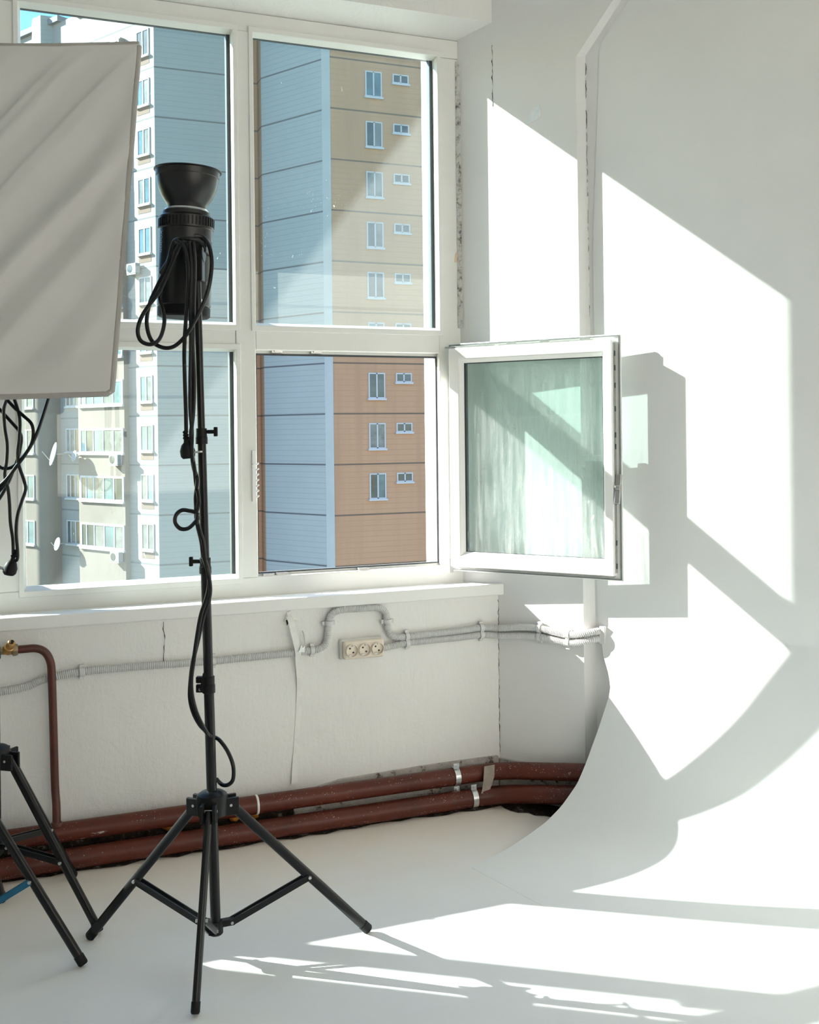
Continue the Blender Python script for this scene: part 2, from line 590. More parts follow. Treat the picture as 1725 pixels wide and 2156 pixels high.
def glass_mat(name, tint, refl0, dust=0.0, streaks=0.0, reflection_haze=None):
    """clear pane: tinted transmission, mirror reflection growing at grazing angles, dirt and a painted reflection as a thin diffuse film"""
    m, nt, out = mat_new(name)
    tr = N(nt, 'ShaderNodeBsdfTransparent')
    tr.inputs['Color'].default_value = rgba(tint)
    gl = N(nt, 'ShaderNodeBsdfGlossy')
    gl.inputs['Roughness'].default_value = 0.0
    gl.inputs['Color'].default_value = (0.95, 1.0, 0.98, 1)
    lw = N(nt, 'ShaderNodeLayerWeight')
    pw = N(nt, 'ShaderNodeMath', operation='POWER')
    pw.inputs[1].default_value = 5.0
    nt.links.new(lw.outputs['Facing'], pw.inputs[0])
    ml = N(nt, 'ShaderNodeMath', operation='MULTIPLY_ADD')
    ml.inputs[1].default_value = 1 - refl0
    ml.inputs[2].default_value = refl0
    nt.links.new(pw.outputs[0], ml.inputs[0])
    mx = N(nt, 'ShaderNodeMixShader')
    nt.links.new(ml.outputs[0], mx.inputs[0])
    nt.links.new(tr.outputs[0], mx.inputs[1])
    nt.links.new(gl.outputs[0], mx.inputs[2])
    last = mx.outputs[0]
    if dust or streaks:
        v = pos_vec(nt)
        d = N(nt, 'ShaderNodeBsdfDiffuse')
        t = N(nt, 'ShaderNodeBsdfTranslucent')
        d.inputs['Color'].default_value = (0.85, 0.88, 0.86, 1)
        t.inputs['Color'].default_value = (0.85, 0.88, 0.86, 1)
        film = N(nt, 'ShaderNodeMixShader')
        film.inputs[0].default_value = 0.5
        nt.links.new(d.outputs[0], film.inputs[1])
        nt.links.new(t.outputs[0], film.inputs[2])
        vo = N(nt, 'ShaderNodeTexVoronoi')
        vo.inputs['Scale'].default_value = 95
        nt.links.new(v, vo.inputs['Vector'])
        dots = ramp(nt, vo.outputs['Distance'], [(0.05, (0.5, 0.5, 0.5)), (0.13, (0, 0, 0))])
        gate = ramp(nt, noise(nt, 4.0, 4, 0.7, v), [(0.52, (0, 0, 0)), (0.68, (1, 1, 1))])
        amt = mixc(nt, 1.0, dots, gate, 'MULTIPLY')
        scr = ramp(nt, noise(nt, 11, 3, 0.5, pos_vec(nt, (2.2, 1, 0.7)), 2.5), [(0.745, (0, 0, 0)), (0.765, (0.35, 0.35, 0.35))])
        amt = mixc(nt, 1.0, amt, scr, 'ADD')
        base = ramp(nt, noise(nt, 1.6, 3, 0.5, v), [(0.3, (dust * 0.7,) * 3), (0.7, (dust * 1.3,) * 3)])
        amt = mixc(nt, 1.0, amt, base, 'ADD')
        if reflection_haze:  # paler past a diagonal line, painting a bright room reflection into the film
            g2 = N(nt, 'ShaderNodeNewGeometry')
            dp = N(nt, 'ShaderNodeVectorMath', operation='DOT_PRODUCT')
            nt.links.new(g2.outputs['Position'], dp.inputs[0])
            dp.inputs[1].default_value = reflection_haze[0]
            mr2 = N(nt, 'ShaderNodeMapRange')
            mr2.inputs['From Min'].default_value = reflection_haze[1] - .02
            mr2.inputs['From Max'].default_value = reflection_haze[1] + .02
            mr2.inputs['To Max'].default_value = reflection_haze[2]
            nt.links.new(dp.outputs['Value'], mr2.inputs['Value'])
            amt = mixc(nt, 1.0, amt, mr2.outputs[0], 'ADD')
        if streaks:
            st = noise(nt, 9, 5, 0.7, pos_vec(nt, (7, 7, 0.55)), 0.4)
            g = N(nt, 'ShaderNodeNewGeometry')
            sx = N(nt, 'ShaderNodeSeparateXYZ')
            nt.links.new(g.outputs['Position'], sx.inputs[0])
            mr = N(nt, 'ShaderNodeMapRange')
            mr.inputs['From Min'].default_value = 1.62
            mr.inputs['From Max'].default_value = 0.88
            nt.links.new(sx.outputs['Z'], mr.inputs['Value'])
            low = ramp(nt, mr.outputs[0], [(0.0, (0.05,) * 3), (0.35, (0.55,) * 3), (0.8, (0.75,) * 3), (1.0, (1.25,) * 3)])
            s1 = ramp(nt, st, [(0.40, (0.06,) * 3), (0.75, (streaks,) * 3)])
            blot = ramp(nt, noise(nt, 4.0, 4, 0.6, v), [(0.3, (0.35,) * 3), (0.65, (1.0,) * 3)])
            s1 = mixc(nt, 1.0, s1, low, 'MULTIPLY')
            s1 = mixc(nt, 1.0, s1, blot, 'MULTIPLY')
            amt = mixc(nt, 1.0, amt, s1, 'ADD')
        m2 = N(nt, 'ShaderNodeMixShader')
        nt.links.new(amt, m2.inputs[0])
        nt.links.new(last, m2.inputs[1])
        nt.links.new(film.outputs[0], m2.inputs[2])
        last = m2.outputs[0]
    nt.links.new(last, out.inputs[0])
    return m


MAT['glass'] = glass_mat('window_glass', (0.875, 0.945, 0.93), 0.03, dust=0.010, reflection_haze=((.787, 0, -.617), -.385, .045))
MAT['sash_glass'] = glass_mat('dirty_sash_glass', (0.885, 0.965, 0.95), 0.045, dust=0.03, streaks=0.62)


def panel_mat(name, col, joint, z0, rows=0.30, fade=0.94, rough=0.8, stains=0.0):
    """prefabricated facade: a dark joint every storey and fine tile rows between them"""
    m, nt, out = mat_new(name)
    g = N(nt, 'ShaderNodeNewGeometry')
    sx = N(nt, 'ShaderNodeSeparateXYZ')
    nt.links.new(g.outputs['Position'], sx.inputs[0])

    def lines(period, width, off):
        a = N(nt, 'ShaderNodeMath', operation='SUBTRACT')
        a.inputs[1].default_value = off
        nt.links.new(sx.outputs['Z'], a.inputs[0])
        b = N(nt, 'ShaderNodeMath', operation='DIVIDE')
        b.inputs[1].default_value = period
        nt.links.new(a.outputs[0], b.inputs[0])
        fr = N(nt, 'ShaderNodeMath', operation='FRACT')
        nt.links.new(b.outputs[0], fr.inputs[0])
        lt = N(nt, 'ShaderNodeMath', operation='LESS_THAN')
        lt.inputs[1].default_value = width / period
        nt.links.new(fr.outputs[0], lt.inputs[0])
        return lt.outputs[0]
    v = pos_vec(nt)
    c = ramp(nt, noise(nt, 0.5, 4, 0.6, v), [(0.3, tuple(x * 0.95 for x in col)), (0.7, col)])
    if stains:
        s = ramp(nt, noise(nt, 1.0, 4, 0.6, pos_vec(nt, (1.1, 1.1, 0.06))), [(0.45, (0, 0, 0)), (0.75, (stains,) * 3)])
        c = mixc(nt, s, c, tuple(x * 0.55 for x in col))
    c = mixc(nt, lines(rows, 0.045, z0), c, tuple(x * fade for x in col))
    c = mixc(nt, lines(2.8, 0.09, z0), c, joint)
    principled(nt, out, c, rough, 0, 0.2)
    return m


MAT['beige'] = panel_mat('beige_panels', (0.46, 0.285, 0.175), (0.16, 0.12, 0.09), 5.22, fade=0.86, stains=0.35)
MAT['blue'] = panel_mat('blue_panels', (0.33, 0.375, 0.38), (0.11, 0.12, 0.13), 5.22, fade=0.86)
MAT['end'] = panel_mat('grey_blue_panels', (0.29, 0.32, 0.31), (0.12, 0.13, 0.13), 5.25, fade=0.87)
MAT['cream'] = panel_mat('white_panels', (0.30, 0.295, 0.28), (0.17, 0.18, 0.18), 5.25, fade=0.90)
MAT['fill_block'] = panel_mat('fill_block_cream', (0.80, 0.73, 0.635), (0.38, 0.34, 0.30), 5.25, fade=0.95)
MAT['parapet'] = plain('cream_parapet', (0.22, 0.19, 0.16), 0.8, 0, 0.2, 0.06, 0.8)
MAT['peach'] = plain('peach_render', (0.20, 0.15, 0.115), 0.8, 0, 0.2, 0.04, 0.8)
MAT['edge'] = plain('pale_corner_strip', (0.375, 0.42, 0.42), 0.8, 0, 0.2, 0.05, 0.8)
MAT['ext_frame'] = plain('white_window_frame', (0.46, 0.48, 0.50), 0.5, 0, 0.3, 0.03)
MAT['roof'] = plain('grey_roof', (0.16, 0.18, 0.20), 0.8)
MAT['pane_dark'] = plain('dark_pane', (0.05, 0.075, 0.08), 0.15, 0, 0.5, 0.35, 1.2)
MAT['pane_sky'] = plain('sky_blue_pane', (0.085, 0.165, 0.19), 0.12, 0, 0.5, 0.35, 0.9)
MAT['pane_curtain'] = plain('curtained_pane', (0.15, 0.17, 0.165), 0.2, 0, 0.4, 0.35, 2.0)
MAT['dish'] = plain('white_dish', (0.36, 0.38, 0.40), 0.5, 0, 0.3, 0.04)
MAT['ac'] = plain('white_unit', (0.30, 0.30, 0.29), 0.5, 0, 0.3, 0.04)
MAT['ground'] = plain('grass_and_asphalt', (0.14, 0.15, 0.12), 0.9, 0, 0.2, 0.4, 0.15)

# ------------------------------------------------------------------ room shell
X0, YB = -3.2, -2.6              # left wall and back wall
UEND = 4.6
WEND = wall(UEND, 0, 0)

structure(make('floor', MB().prism([(X0 - .2, YB - .2, 0), (WEND.x + .4, YB - .2, 0), (WEND.x + .4, WEND.y, 0), tuple(wall(UEND, .2, 0)), tuple(wall(0, .2, 0)), (XC, YW + .25, 0), (X0 - .2, YW + .25, 0)], (0, 0, -0.15)), MAT['floor'], smooth=0))
structure(make('ceiling', MB().prism([(X0 - .2, YB - .2, CEIL), (WEND.x + .4, YB - .2, CEIL), (WEND.x + .4, WEND.y, CEIL), tuple(wall(UEND, .2, CEIL)), tuple(wall(0, .2, CEIL)), (XC, YW + .25, CEIL), (X0 - .2, YW + .25, CEIL)], (0, 0, 0.2)), MAT['ceiling'], smooth=0))

SILL_TOP, HEAD_W, HEAD_F = 0.775, 2.863, 2.830
XL = -1.07                                                   # left end of the window opening
mb = MB()
mb.box(X0 - .2, XC, YW, YW + .23, 0, SILL_TOP - .03)         # below the window
mb.box(X0 - .2, XL, YW, YW + .23, SILL_TOP - .03, CEIL)      # left of the window
mb.hexa([(XL, YW, HEAD_W), (XC, YW, HEAD_W), (1.666, YW + .23, HEAD_F - .02), (XL, YW + .23, HEAD_F - .02),
         (XL, YW, CEIL), (XC, YW, CEIL), (XC, YW + .23, CEIL), (XL, YW + .23, CEIL)])      # header
structure(make('wall_window', mb, MAT['wall'], smooth=0))

# slanted wall: pier with reveal beside the window, sloped recess edge
mb = MB()
fr = [(0, 0), (.343, 0), (.336, 2.664), (.87, 3.30), (UEND, 3.30), (UEND, CEIL), (0, CEIL)]
bk = [(0, 0), (.377, 0), (.358, 2.673), (.885, 3.31), (UEND, 3.31), (UEND, CEIL), (0, CEIL)]
mb.add([wall(u, 0, z) for u, z in fr], [(0, 1, 2, 3, 6), (3, 4, 5, 6)])
n_ = len(fr)
a_ = [wall(u, 0, z) for u, z in fr[1:5]]
b_ = [wall(u, EREC, z) for u, z in bk[1:5]]
for i in range(3):
    mb.add([a_[i], a_[i + 1], b_[i + 1], b_[i]], [(0, 1, 2, 3)])
# reveal from the window frame to the corner, and the mass behind
rv = [V((1.640, YF, 0)), V((XC, YW, 0))]
mb.add([rv[0], rv[1], rv[1] + V((0, 0, CEIL)), rv[0] + V((0, 0, CEIL))], [(0, 1, 2, 3)])
mb.add([rv[0], V((1.640, YW + .5, 0)), V((1.640, YW + .5, CEIL)), rv[0] + V((0, 0, CEIL))], [(0, 1, 2, 3)])
structure(make('wall_slanted', mb, MAT['wall_side'], smooth=0))
mb = MB()
mb.prism([wall(.30, EREC, 0), wall(UEND + .1, EREC, 0), wall(UEND + .1, .25, 0), wall(0, .25, 0) + V((.15, .25, 0)), V((1.66, YW + .5, 0)), wall(.02, .012, 0)], (0, 0, CEIL))
structure(make('wall_recess', mb, MAT['wall_side'], smooth=0))
structure(make('wall_right', MB().box(WEND.x, WEND.x + .2, YB - .2, WEND.y + .05, 0, CEIL), MAT['wall_side'], smooth=0))
# unseen back wall with openings added for fill light; left wall is closed
mb = MB()
mb.box(X0, WEND.x, YB - .2, YB, 0, .8)
mb.box(X0, WEND.x, YB - .2, YB, 2.95, CEIL)
for xa, xb in ((X0, 0.5), (2.4, 2.55), (4.2, WEND.x)):
    mb.box(xa, xb, YB - .2, YB, .8, 2.95)
structure(make('wall_back', mb, MAT['wall_side'], smooth=0))
mb = MB()
mb.box(X0 - .2, X0, YB - .2, YW, 0, .8)
mb.box(X0 - .2, X0, YB - .2, YW, 2.95, CEIL)
for ya, yb in ((YB - .2, YW),):
    mb.box(X0 - .2, X0, ya, yb, .8, 2.95)
structure(make('wall_left', mb, MAT['wall_side'], smooth=0))

# unseen sunlit block added to send warm fill through the back openings
structure(make('fill_building', MB().box(-26, 30, -30, -24, -27, 20), MAT['fill_block'], smooth=0))

# bare concrete strip behind the pipes
mb = MB()
mb.prism([(.93, YW - .012, 0), (XC - .012, YW - .012, 0), (XC - .012, YW - .012, .150), (1.45, YW - .012, .150), (1.10, YW - .012, .142), (1.02, YW - .012, .128), (.93, YW - .012, .105)], (0, .012, 0))
mb.prism([wall(.006, -.012, 0), wall(.40, -.012, 0), wall(.40, 0, 0), wall(0, 0, 0)], (0, 0, .140))
structure(fix_normals(make('baseboard_back', mb, MAT['dirt'], smooth=0)))
mb = MB().box(X0, .93, YW - .008, YW, 0, .098)
structure(make('baseboard_left', mb, MAT['dark_dirt'], smooth=0))
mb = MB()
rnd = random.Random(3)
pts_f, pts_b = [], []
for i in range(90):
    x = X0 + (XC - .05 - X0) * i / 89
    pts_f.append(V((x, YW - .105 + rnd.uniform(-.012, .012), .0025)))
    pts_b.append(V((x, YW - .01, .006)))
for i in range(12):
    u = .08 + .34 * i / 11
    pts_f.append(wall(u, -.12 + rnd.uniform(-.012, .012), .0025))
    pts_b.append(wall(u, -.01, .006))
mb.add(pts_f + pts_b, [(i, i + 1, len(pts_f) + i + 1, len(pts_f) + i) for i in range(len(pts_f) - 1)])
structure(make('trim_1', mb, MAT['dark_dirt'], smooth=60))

# ------------------------------------------------------------------ cyclorama sheet: wall, cove, floor
cut = [(3.2, .3795), (.70, .3795), (.63, .395), (.56, .412), (.50, .438), (.46, .448), (.431, .446), (.329, .422), (.236, .398), (.149, .376), (.082, .343), (.043, .315), (.022, .291), (.009, .272), (.003, .256), (.0005, .237)]


def cut_u(z):
    for (za, ua), (zb, ub) in zip(cut[:-1], cut[1:]):
        if zb <= z <= za:
            return ua + (ub - ua) * (za - z) / (za - zb)
    return cut[0][1] if z > cut[0][0] else cut[-1][1]


prof = [(EREC - .003, z) for z in (3.29, 2.7, 2.0, 1.5, 1.1, .9, .8, .72, .68)]
ramp_pts = [(.030, .660), (.022, .625), (-.001, .535), (-.027, .432), (-.055, .343), (-.084, .264), (-.109, .205), (-.135, .162), (-.165, .122), (-.2, .087), (-.25, .053), (-.32, .027), (-.43, .009), (-.55, .0015), (-.62, .0006)]
prof += [(p.x, max(.0006, p.y)) for p in smooth_path([V((a, b, 0)) for a, b in ramp_pts], 4)]
prof += [(-.68, .0005), (-.74, .0004)]
rows = []
for n, z in prof:
    if n > -.615:
        u0 = cut_u(z)
        if z > 2.664:
            u0 = .358 + (z - 2.664) * .84 + .025
    else:
        u0 = .235
    if n < -.62:
        u0 = .237 + (-.62 - n) * 2.5
    rows.append([wall(u0 + (UEND - .25 - u0) * (j / 12) ** 1.6, n, z) for j in range(13)])
mb = MB()
nr = len(rows)
fs = [(i * 13 + j, (i + 1) * 13 + j, (i + 1) * 13 + j + 1, i * 13 + j + 1) for i in range(nr - 1) for j in range(12)]
mb.add([p for r in rows for p in r], fs)
back = []
for i in range(nr):
    a = rows[max(i - 1, 0)][6]
    b = rows[min(i + 1, nr - 1)][6]
    nv = (b - a).cross(WD).normalized()
    back.append([p - nv * .0015 for p in rows[i]])
mb.add([p for r in back for p in r], [tuple(reversed(f)) for f in fs])
for k in (0, 12):
    e = [r[k] for r in rows] + [r[k] for r in back]
    mb.add(e, [(i, i + 1, nr + i + 1, nr + i) for i in range(nr - 1)])
o = make('cyclorama_backdrop', mb, MAT['backdrop'], smooth=60)
tag(o, 'smooth white backdrop sheet curving from the right wall down onto the floor', 'backdrop')

# ------------------------------------------------------------------ window
PX = [.0756, .7785, .8497, 1.5524]
PZ = [2.7604, 1.7287, 1.6431, .8439]
win = empty('window_1', (.8, YF, SILL_TOP))
structure(win)
YE = YF + .060
mb = MB()
XR = 1.645
mb.box(XL, XR, YF, YE, PZ[0], HEAD_F)                 # top bar
mb.box(XL, XR, YF, YE, SILL_TOP - .03, PZ[3])         # bottom bar
mb.box(PX[3], XR, YF, YE, PZ[3], PZ[0])               # right jamb
mb.box(PX[1], PX[2], YF - .004, YE, PZ[3], PZ[0])     # mullion
mb.box(-.03, PX[0], YF - .002, YE, PZ[3], PZ[0])      # left post
mb.box(-.80, -.728, YF - .002, YE, PZ[3], PZ[0])
mb.box(XL, XL + .03, YF, YE, PZ[3], PZ[0])
for a, b in ((XL + .03, -.80), (-.728, -.03), (PX[0], PX[1]), (PX[2], PX[3])):
    mb.box(a, b, YF - .002, YE, PZ[2], PZ[1])         # transoms
make('window_frame', mb, MAT['pvc'], win, bevel=.004)


def fy(Y):
    return lambda a, z: (a, Y, z)


mb = MB()
gk = MB()
lights = [(PX[0], PX[1], PZ[1], PZ[0]), (PX[0], PX[1], PZ[3], PZ[2]), (PX[2], PX[3], PZ[1], PZ[0]),
          (-.728, -.03, PZ[1], PZ[0]), (-.728, -.03, PZ[3], PZ[2]), (XL + .03, -.80, PZ[1], PZ[0]), (XL + .03, -.80, PZ[3], PZ[2])]
for a, b, c, d in lights:
    ro, ri = (a, b, c, d), (a + .008, b - .003, c + .012, d - .006)
    cs = [[(r[0], r[2]), (r[1], r[2]), (r[1], r[3]), (r[0], r[3])] for r in (ro, ri)]
    vs = [(x, YF + .004, z) for x, z in cs[0]] + [(x, YF + .026, z) for x, z in cs[1]] + [(x, YF + .034, z) for x, z in cs[1]] + [(x, YF + .034, z) for x, z in cs[0]]
    mb.add(vs, [(j, (j + 1) % 4, 4 + (j + 1) % 4, 4 + j) for j in range(4)] + [(4 + j, 4 + (j + 1) % 4, 8 + (j + 1) % 4, 8 + j) for j in range(4)])
    rg = (a + .010, b - .010, c + .010, d - .010)
    gk.ringframe((a - .001, b + .001, c - .001, d + .001), (a + .005, b - .015, c + .008, d - .003), fy(YF + .032), fy(YF + .0605))
make('glazing_bead', mb, MAT['pvc'], win)
for a, b, c, d in lights:
    if b - a > .3:
        make('sash_ring', MB().ringframe((a - .016, b + .016, c - .020, d + .020), (a + .0005, b - .0005, c + .0005, d - .0005), fy(YF - .009), fy(YF + .004)), MAT['pvc'], win, bevel=.003)
make('gasket', gk, MAT['gasket'], win)
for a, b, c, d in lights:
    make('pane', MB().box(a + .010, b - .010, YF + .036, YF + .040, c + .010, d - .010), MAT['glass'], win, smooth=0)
# rebate lips of the open light
mb = MB()
mb.ringframe((PX[2] - .002, PX[3] + .002, PZ[3] - .002, PZ[2] + .002), (PX[2] + .006, PX[3] - .003, PZ[3] + .010, PZ[2] - .014), fy(YF + .030), fy(YF + .058))
make('rebate', mb, MAT['pvc'], win, bevel=.002)
mb = MB().ringframe((PX[2] + .004, PX[3] - .001, PZ[3] + .008, PZ[2] - .010), (PX[2] + .009, PX[3] - .006, PZ[3] + .013, PZ[2] - .017), fy(YF + .026), fy(YF + .031))
make('gasket', mb, MAT['gasket'], win)
# sill board
sx0, sx1 = XL - .05, XC + .032
mb = MB()
ends = [(sx0, sx0), (sx1, 1.640)]
mb.hexa([(sx0, 3.486, .743), (sx1, 3.486, .743), (1.655, YF + .01, .735), (sx0, YF + .01, .735),
         (sx0, 3.486, .786), (sx1, 3.486, .786), (1.655, YF + .01, .776), (sx0, YF + .01, .776)])
make('window_sill', mb, MAT['pvc_white'], win, bevel=.006, seg=3)
# keepers, restrictor comb, hinge halves
for X, z in ((.930, PZ[2] + .001), (1.075, PZ[2] + .001)):
    mb = MB().box(X - .02, X + .02, YF + .010, YF + .026, z - .009, z + .001)
    mb.box(X - .012, X + .012, YF + .004, YF + .012, z - .006, z)
    make('strike_plate', mb, MAT['zinc'], win, bevel=.001)
for X in (.89, .94, 1.245):
    mb = MB().box(X - .02, X + .02, YF + .008, YF + .026, PZ[3] - .001, PZ[3] + .009)
    make('strike_plate', mb, MAT['zinc'], win, bevel=.001)
cx = .838
mb = MB().box(cx - .008, cx + .006, YF - .012, YF - .004, 1.11, 1.29)
for k in range(7):
    zz = 1.125 + k * .019
    mb.cyl((cx + .006, YF - .010, zz), (cx + .016, YF - .010, zz + .006), .0035, n=8)
mb.cyl((cx - .002, YF - .016, 1.235), (cx - .002, YF - .004, 1.235), .008, n=14)
make('restrictor_comb', mb, MAT['pvc_white'], win, bevel=.001)
for z in (1.50, .89):
    mb = MB().cyl((1.592, YF - .012, z - .035), (1.592, YF - .012, z + .035), .007, n=14)
    mb.box(1.592, 1.615, YF - .010, YF, z - .03, z + .03)
    make('hinge', mb, MAT['pvc_white'], win, bevel=.001)

mb = MB().prism([(1.622, YF - .0012, 2.02), (1.636, YF - .0012, 2.04), (1.640, YF - .0012, 2.02), (1.643, YF - .0012, 1.985), (1.618, YF - .0012, 1.99)], (0, .001, 0))
make('peeled_patch', mb, MAT['peeled'], win, smooth=0)

# ------------------------------------------------------------------ open sash
AH = math.radians(-52.0)
HP = V((1.586, 3.622, 0))
SD = V((math.cos(AH), math.sin(AH), 0))
SN = V((math.sin(AH), -math.cos(AH), 0))     # outer face of the sash, turned to the camera


def sp(a, b, z):
    return HP + SD * a + SN * b + V((0, 0, z))


def sf(b):
    return lambda a, z: sp(a, b, z)


sash = thing('casement_sash', sp(.33, .03, .827), 'white plastic window sash swung wide open, streaky glass, at the right of the window', 'window')
Z0, Z1, W_ = .827, 1.677, .672
mb = MB().ringframe((0, W_, Z0, Z1), (.04, W_ - .036, Z0 + .05, Z1 - .05), sf(0), sf(.008))
make('flange', mb, MAT['pvc_white'], sash, bevel=.003)
mb = MB().ringframe((.020, W_ - .020, Z0 + .020, Z1 - .020), (.062, W_ - .050, Z0 + .062, Z1 - .062), sf(.008), sf(.046))
make('stile_frame', mb, MAT['pvc_white'], sash, bevel=.004)
ro, ri = (.062, W_ - .050, Z0 + .062, Z1 - .062), (.076, W_ - .058, Z0 + .076, Z1 - .076)
cs = [[(r[0], r[2]), (r[1], r[2]), (r[1], r[3]), (r[0], r[3])] for r in (ro, ri)]
mb = MB()
mb.add([sp(a, .043, z) for a, z in cs[0]] + [sp(a, .030, z) for a, z in cs[1]] + [sp(a, .014, z) for a, z in cs[1]],
       [(j, (j + 1) % 4, 4 + (j + 1) % 4, 4 + j) for j in range(4)] + [(4 + j, 4 + (j + 1) % 4, 8 + (j + 1) % 4, 8 + j) for j in range(4)])
make('glazing_bead', mb, MAT['pvc_white'], sash)
mb = MB().ringframe((.074, W_ - .056, Z0 + .074, Z1 - .074), (.082, W_ - .060, Z0 + .077, Z1 - .079), sf(.012), sf(.029))
make('spacer', mb, MAT['gasket'], sash)
mb = MB().hexa([sp(.074, .024, Z0 + .074), sp(W_ - .056, .024, Z0 + .074), sp(W_ - .056, .028, Z0 + .074), sp(.074, .028, Z0 + .074),
                sp(.074, .024, Z1 - .074), sp(W_ - .056, .024, Z1 - .074), sp(W_ - .056, .028, Z1 - .074), sp(.074, .028, Z1 - .074)])
make('pane', mb, MAT['sash_glass'], sash, smooth=0)
mb = MB().ringframe((.004, W_ - .004, Z0 + .004, Z1 - .004), (.008, W_ - .008, Z0 + .008, Z1 - .008), sf(.008), sf(.012))
make('gasket', mb, MAT['spacer'], sash)
ae = W_ - .020
mb = MB().hexa([sp(ae - .001, .016, Z0 + .03), sp(ae + .003, .016, Z0 + .03), sp(ae + .003, .034, Z0 + .03), sp(ae - .001, .034, Z0 + .03),
                sp(ae - .001, .016, Z1 - .03), sp(ae + .003, .016, Z1 - .03), sp(ae + .003, .034, Z1 - .03), sp(ae - .001, .034, Z1 - .03)])
rail = make('lock_rail', mb, MAT['zinc'], sash)
for z in (.88, .96, 1.10, 1.29, 1.33, 1.42, 1.50, 1.56, 1.61):
    make('lock_pin', MB().obox(sp(ae + .003, .025, z), SD, SN, (0, 0, 1), .004, .008, .018), MAT['gasket'], sash, parent=rail)
mb = MB()
z = 1.150
mb.loops([[sp(ae + .010 + dx, .045 + q[0] * w_, z + dz + q[1] * .0) for q in ((-1, 0), (1, 0))] + [] for dx, w_, dz in ()] or [[sp(ae + .003, .04, z), sp(ae + .003, .05, z), sp(ae + .012, .045, z)], [sp(ae + .003, .04, z + .01), sp(ae + .003, .05, z + .01), sp(ae + .012, .045, z + .01)]])
mb.bar(sp(ae + .014, .046, z - .055), sp(ae + .014, .022, z + .045), .012, .020, SD)
mb.cyl(sp(ae + .006, .034, z), sp(ae + .024, .034, z), .010, n=14)
make('handle', mb, MAT['zinc'], sash, bevel=.003)
mb = MB()
mb.hexa([sp(W_ - .062, -.006, 1.21), sp(W_ - .028, -.006, 1.21), sp(W_ - .028, 0, 1.21), sp(W_ - .062, 0, 1.21),
         sp(W_ - .062, -.006, 1.29), sp(W_ - .028, -.006, 1.29), sp(W_ - .028, 0, 1.29), sp(W_ - .062, 0, 1.29)])
mb.cyl(sp(W_ - .045, -.012, 1.25), sp(W_ - .045, 0, 1.25), .009, n=12)
mb.bar(sp(W_ - .030, -.011, 1.25), sp(W_ - .15, -.011, 1.25), .008, .020, (0, 0, 1))
make('window_handle', mb, MAT['pvc_white'], sash, bevel=.003)
mb = MB()
mb.obox(sp(.10, .030, Z1 - .016), SD, SN, (0, 0, 1), .20, .016, .006)
mb.obox(sp(.40, .030, Z1 - .017), SD, SN, (0, 0, 1), .36, .014, .004)
for a in (.16, .27, .40, .55):
    mb.obox(sp(a, .032, Z1 - .012), SD, SN, (0, 0, 1), .035, .010, .008)
make('top_hinge_arm', mb, MAT['zinc'], sash, bevel=.001)
mb = MB()
mb.obox(sp(.35, .030, Z0 + .017), SD, SN, (0, 0, 1), .60, .014, .004)
mb.cyl(sp(.012, .03, Z0 - .004), sp(.012, .03, Z0 + .05), .009, n=14)
make('bottom_hinge', mb, MAT['zinc'], sash)

# ------------------------------------------------------------------ heating pipes
def pipe_run(name, z, r, label, x_start, u_end, yo, z_end, cat='pipe'):
    k = math.tan(PHI / 2)
    corner = V((XC - yo * k, YW - yo, z))
    p0 = V((x_start, YW - yo, z))
    p1 = wall(u_end, -yo + .01, z_end)
    da, db = (p0 - corner).normalized(), (p1 - corner).normalized()
    path = [p0 + (corner + da * .1 - p0) * i / 24 for i in range(25)]
    for i in range(1, 10):
        t = i / 10
        a, b = corner + da * .1, corner + db * .1
        path.append(a * (1 - t) ** 2 + corner * 2 * t * (1 - t) + b * t * t)
    path += [corner + db * .1 + (p1 - corner - db * .1) * i / 8 for i in range(9)]
    rt = empty(name, (p0 + corner) / 2)
    tag(rt, label, cat)
    make('pipe_body', MB().tube(path, r, 20), MAT['pipe'], rt)
    return rt


up = pipe_run('heating_pipe', .114, .0305, 'upper of two red-brown heating pipes running along the base of the wall', -1.6, .46, .060, .172)
lo = pipe_run('heating_pipe', .037, .0325, 'lower red-brown heating pipe lying at the floor with white paint splashes', -1.6, .44, .085, .100)


def weld(rt, X, z, r):
    mb = MB().lathe((X - .004, YW - .060, z), (1, 0, 0), [(0, r), (.002, r + .002), (.006, r + .002), (.008, r)], 20)
    make('weld_seam', mb, MAT['strip'], rt)


weld(up, .79, .114, .0305)


def clamp(X, z, r, yo, label, bolt_up):
    c = V((X, YW - yo, z))
    t = thing('pipe_clamp', c, label, 'pipe clamp', 'steel clamps on the heating pipes')
    ring = []
    for j in range(29):
        a = 2 * PI * j / 28
        ring.append((math.cos(a), math.sin(a)))
    mb = MB()
    rings = []
    for dx in (-.010, .010):
        rings.append([c + V((dx, -q[0] * (r + .004), q[1] * (r + .004))) for q in ring[:-1]])
    inner = [[c + V((dx, -q[0] * (r + .0012), q[1] * (r + .0012))) for q in ring[:-1]] for dx in (.010, -.010)]
    mb.loops(rings + inner + [rings[0]], True, False)
    make('band', mb, MAT['chrome'], t)
    for s in ((1, -1) if bolt_up else (1, -1)):
        p = c + V((0, -.012, s * (r + .010)))
        make('lug', MB().box(p.x - .011, p.x + .011, p.y - .002, p.y + .004, p.z - .009, p.z + .009), MAT['chrome'], t, bevel=.001)
        make('bolt', MB().cyl(p + V((0, -.008, 0)), p + V((0, .014, 0)), .005, n=8), MAT['chrome'], t)
    return t


clamp(1.512, .114, .0305, .060, 'steel clamp around the upper heating pipe left of the paper tape', True)
clamp(1.568, .037, .0325, .085, 'steel clamp around the lower heating pipe left of the paper tape', True)

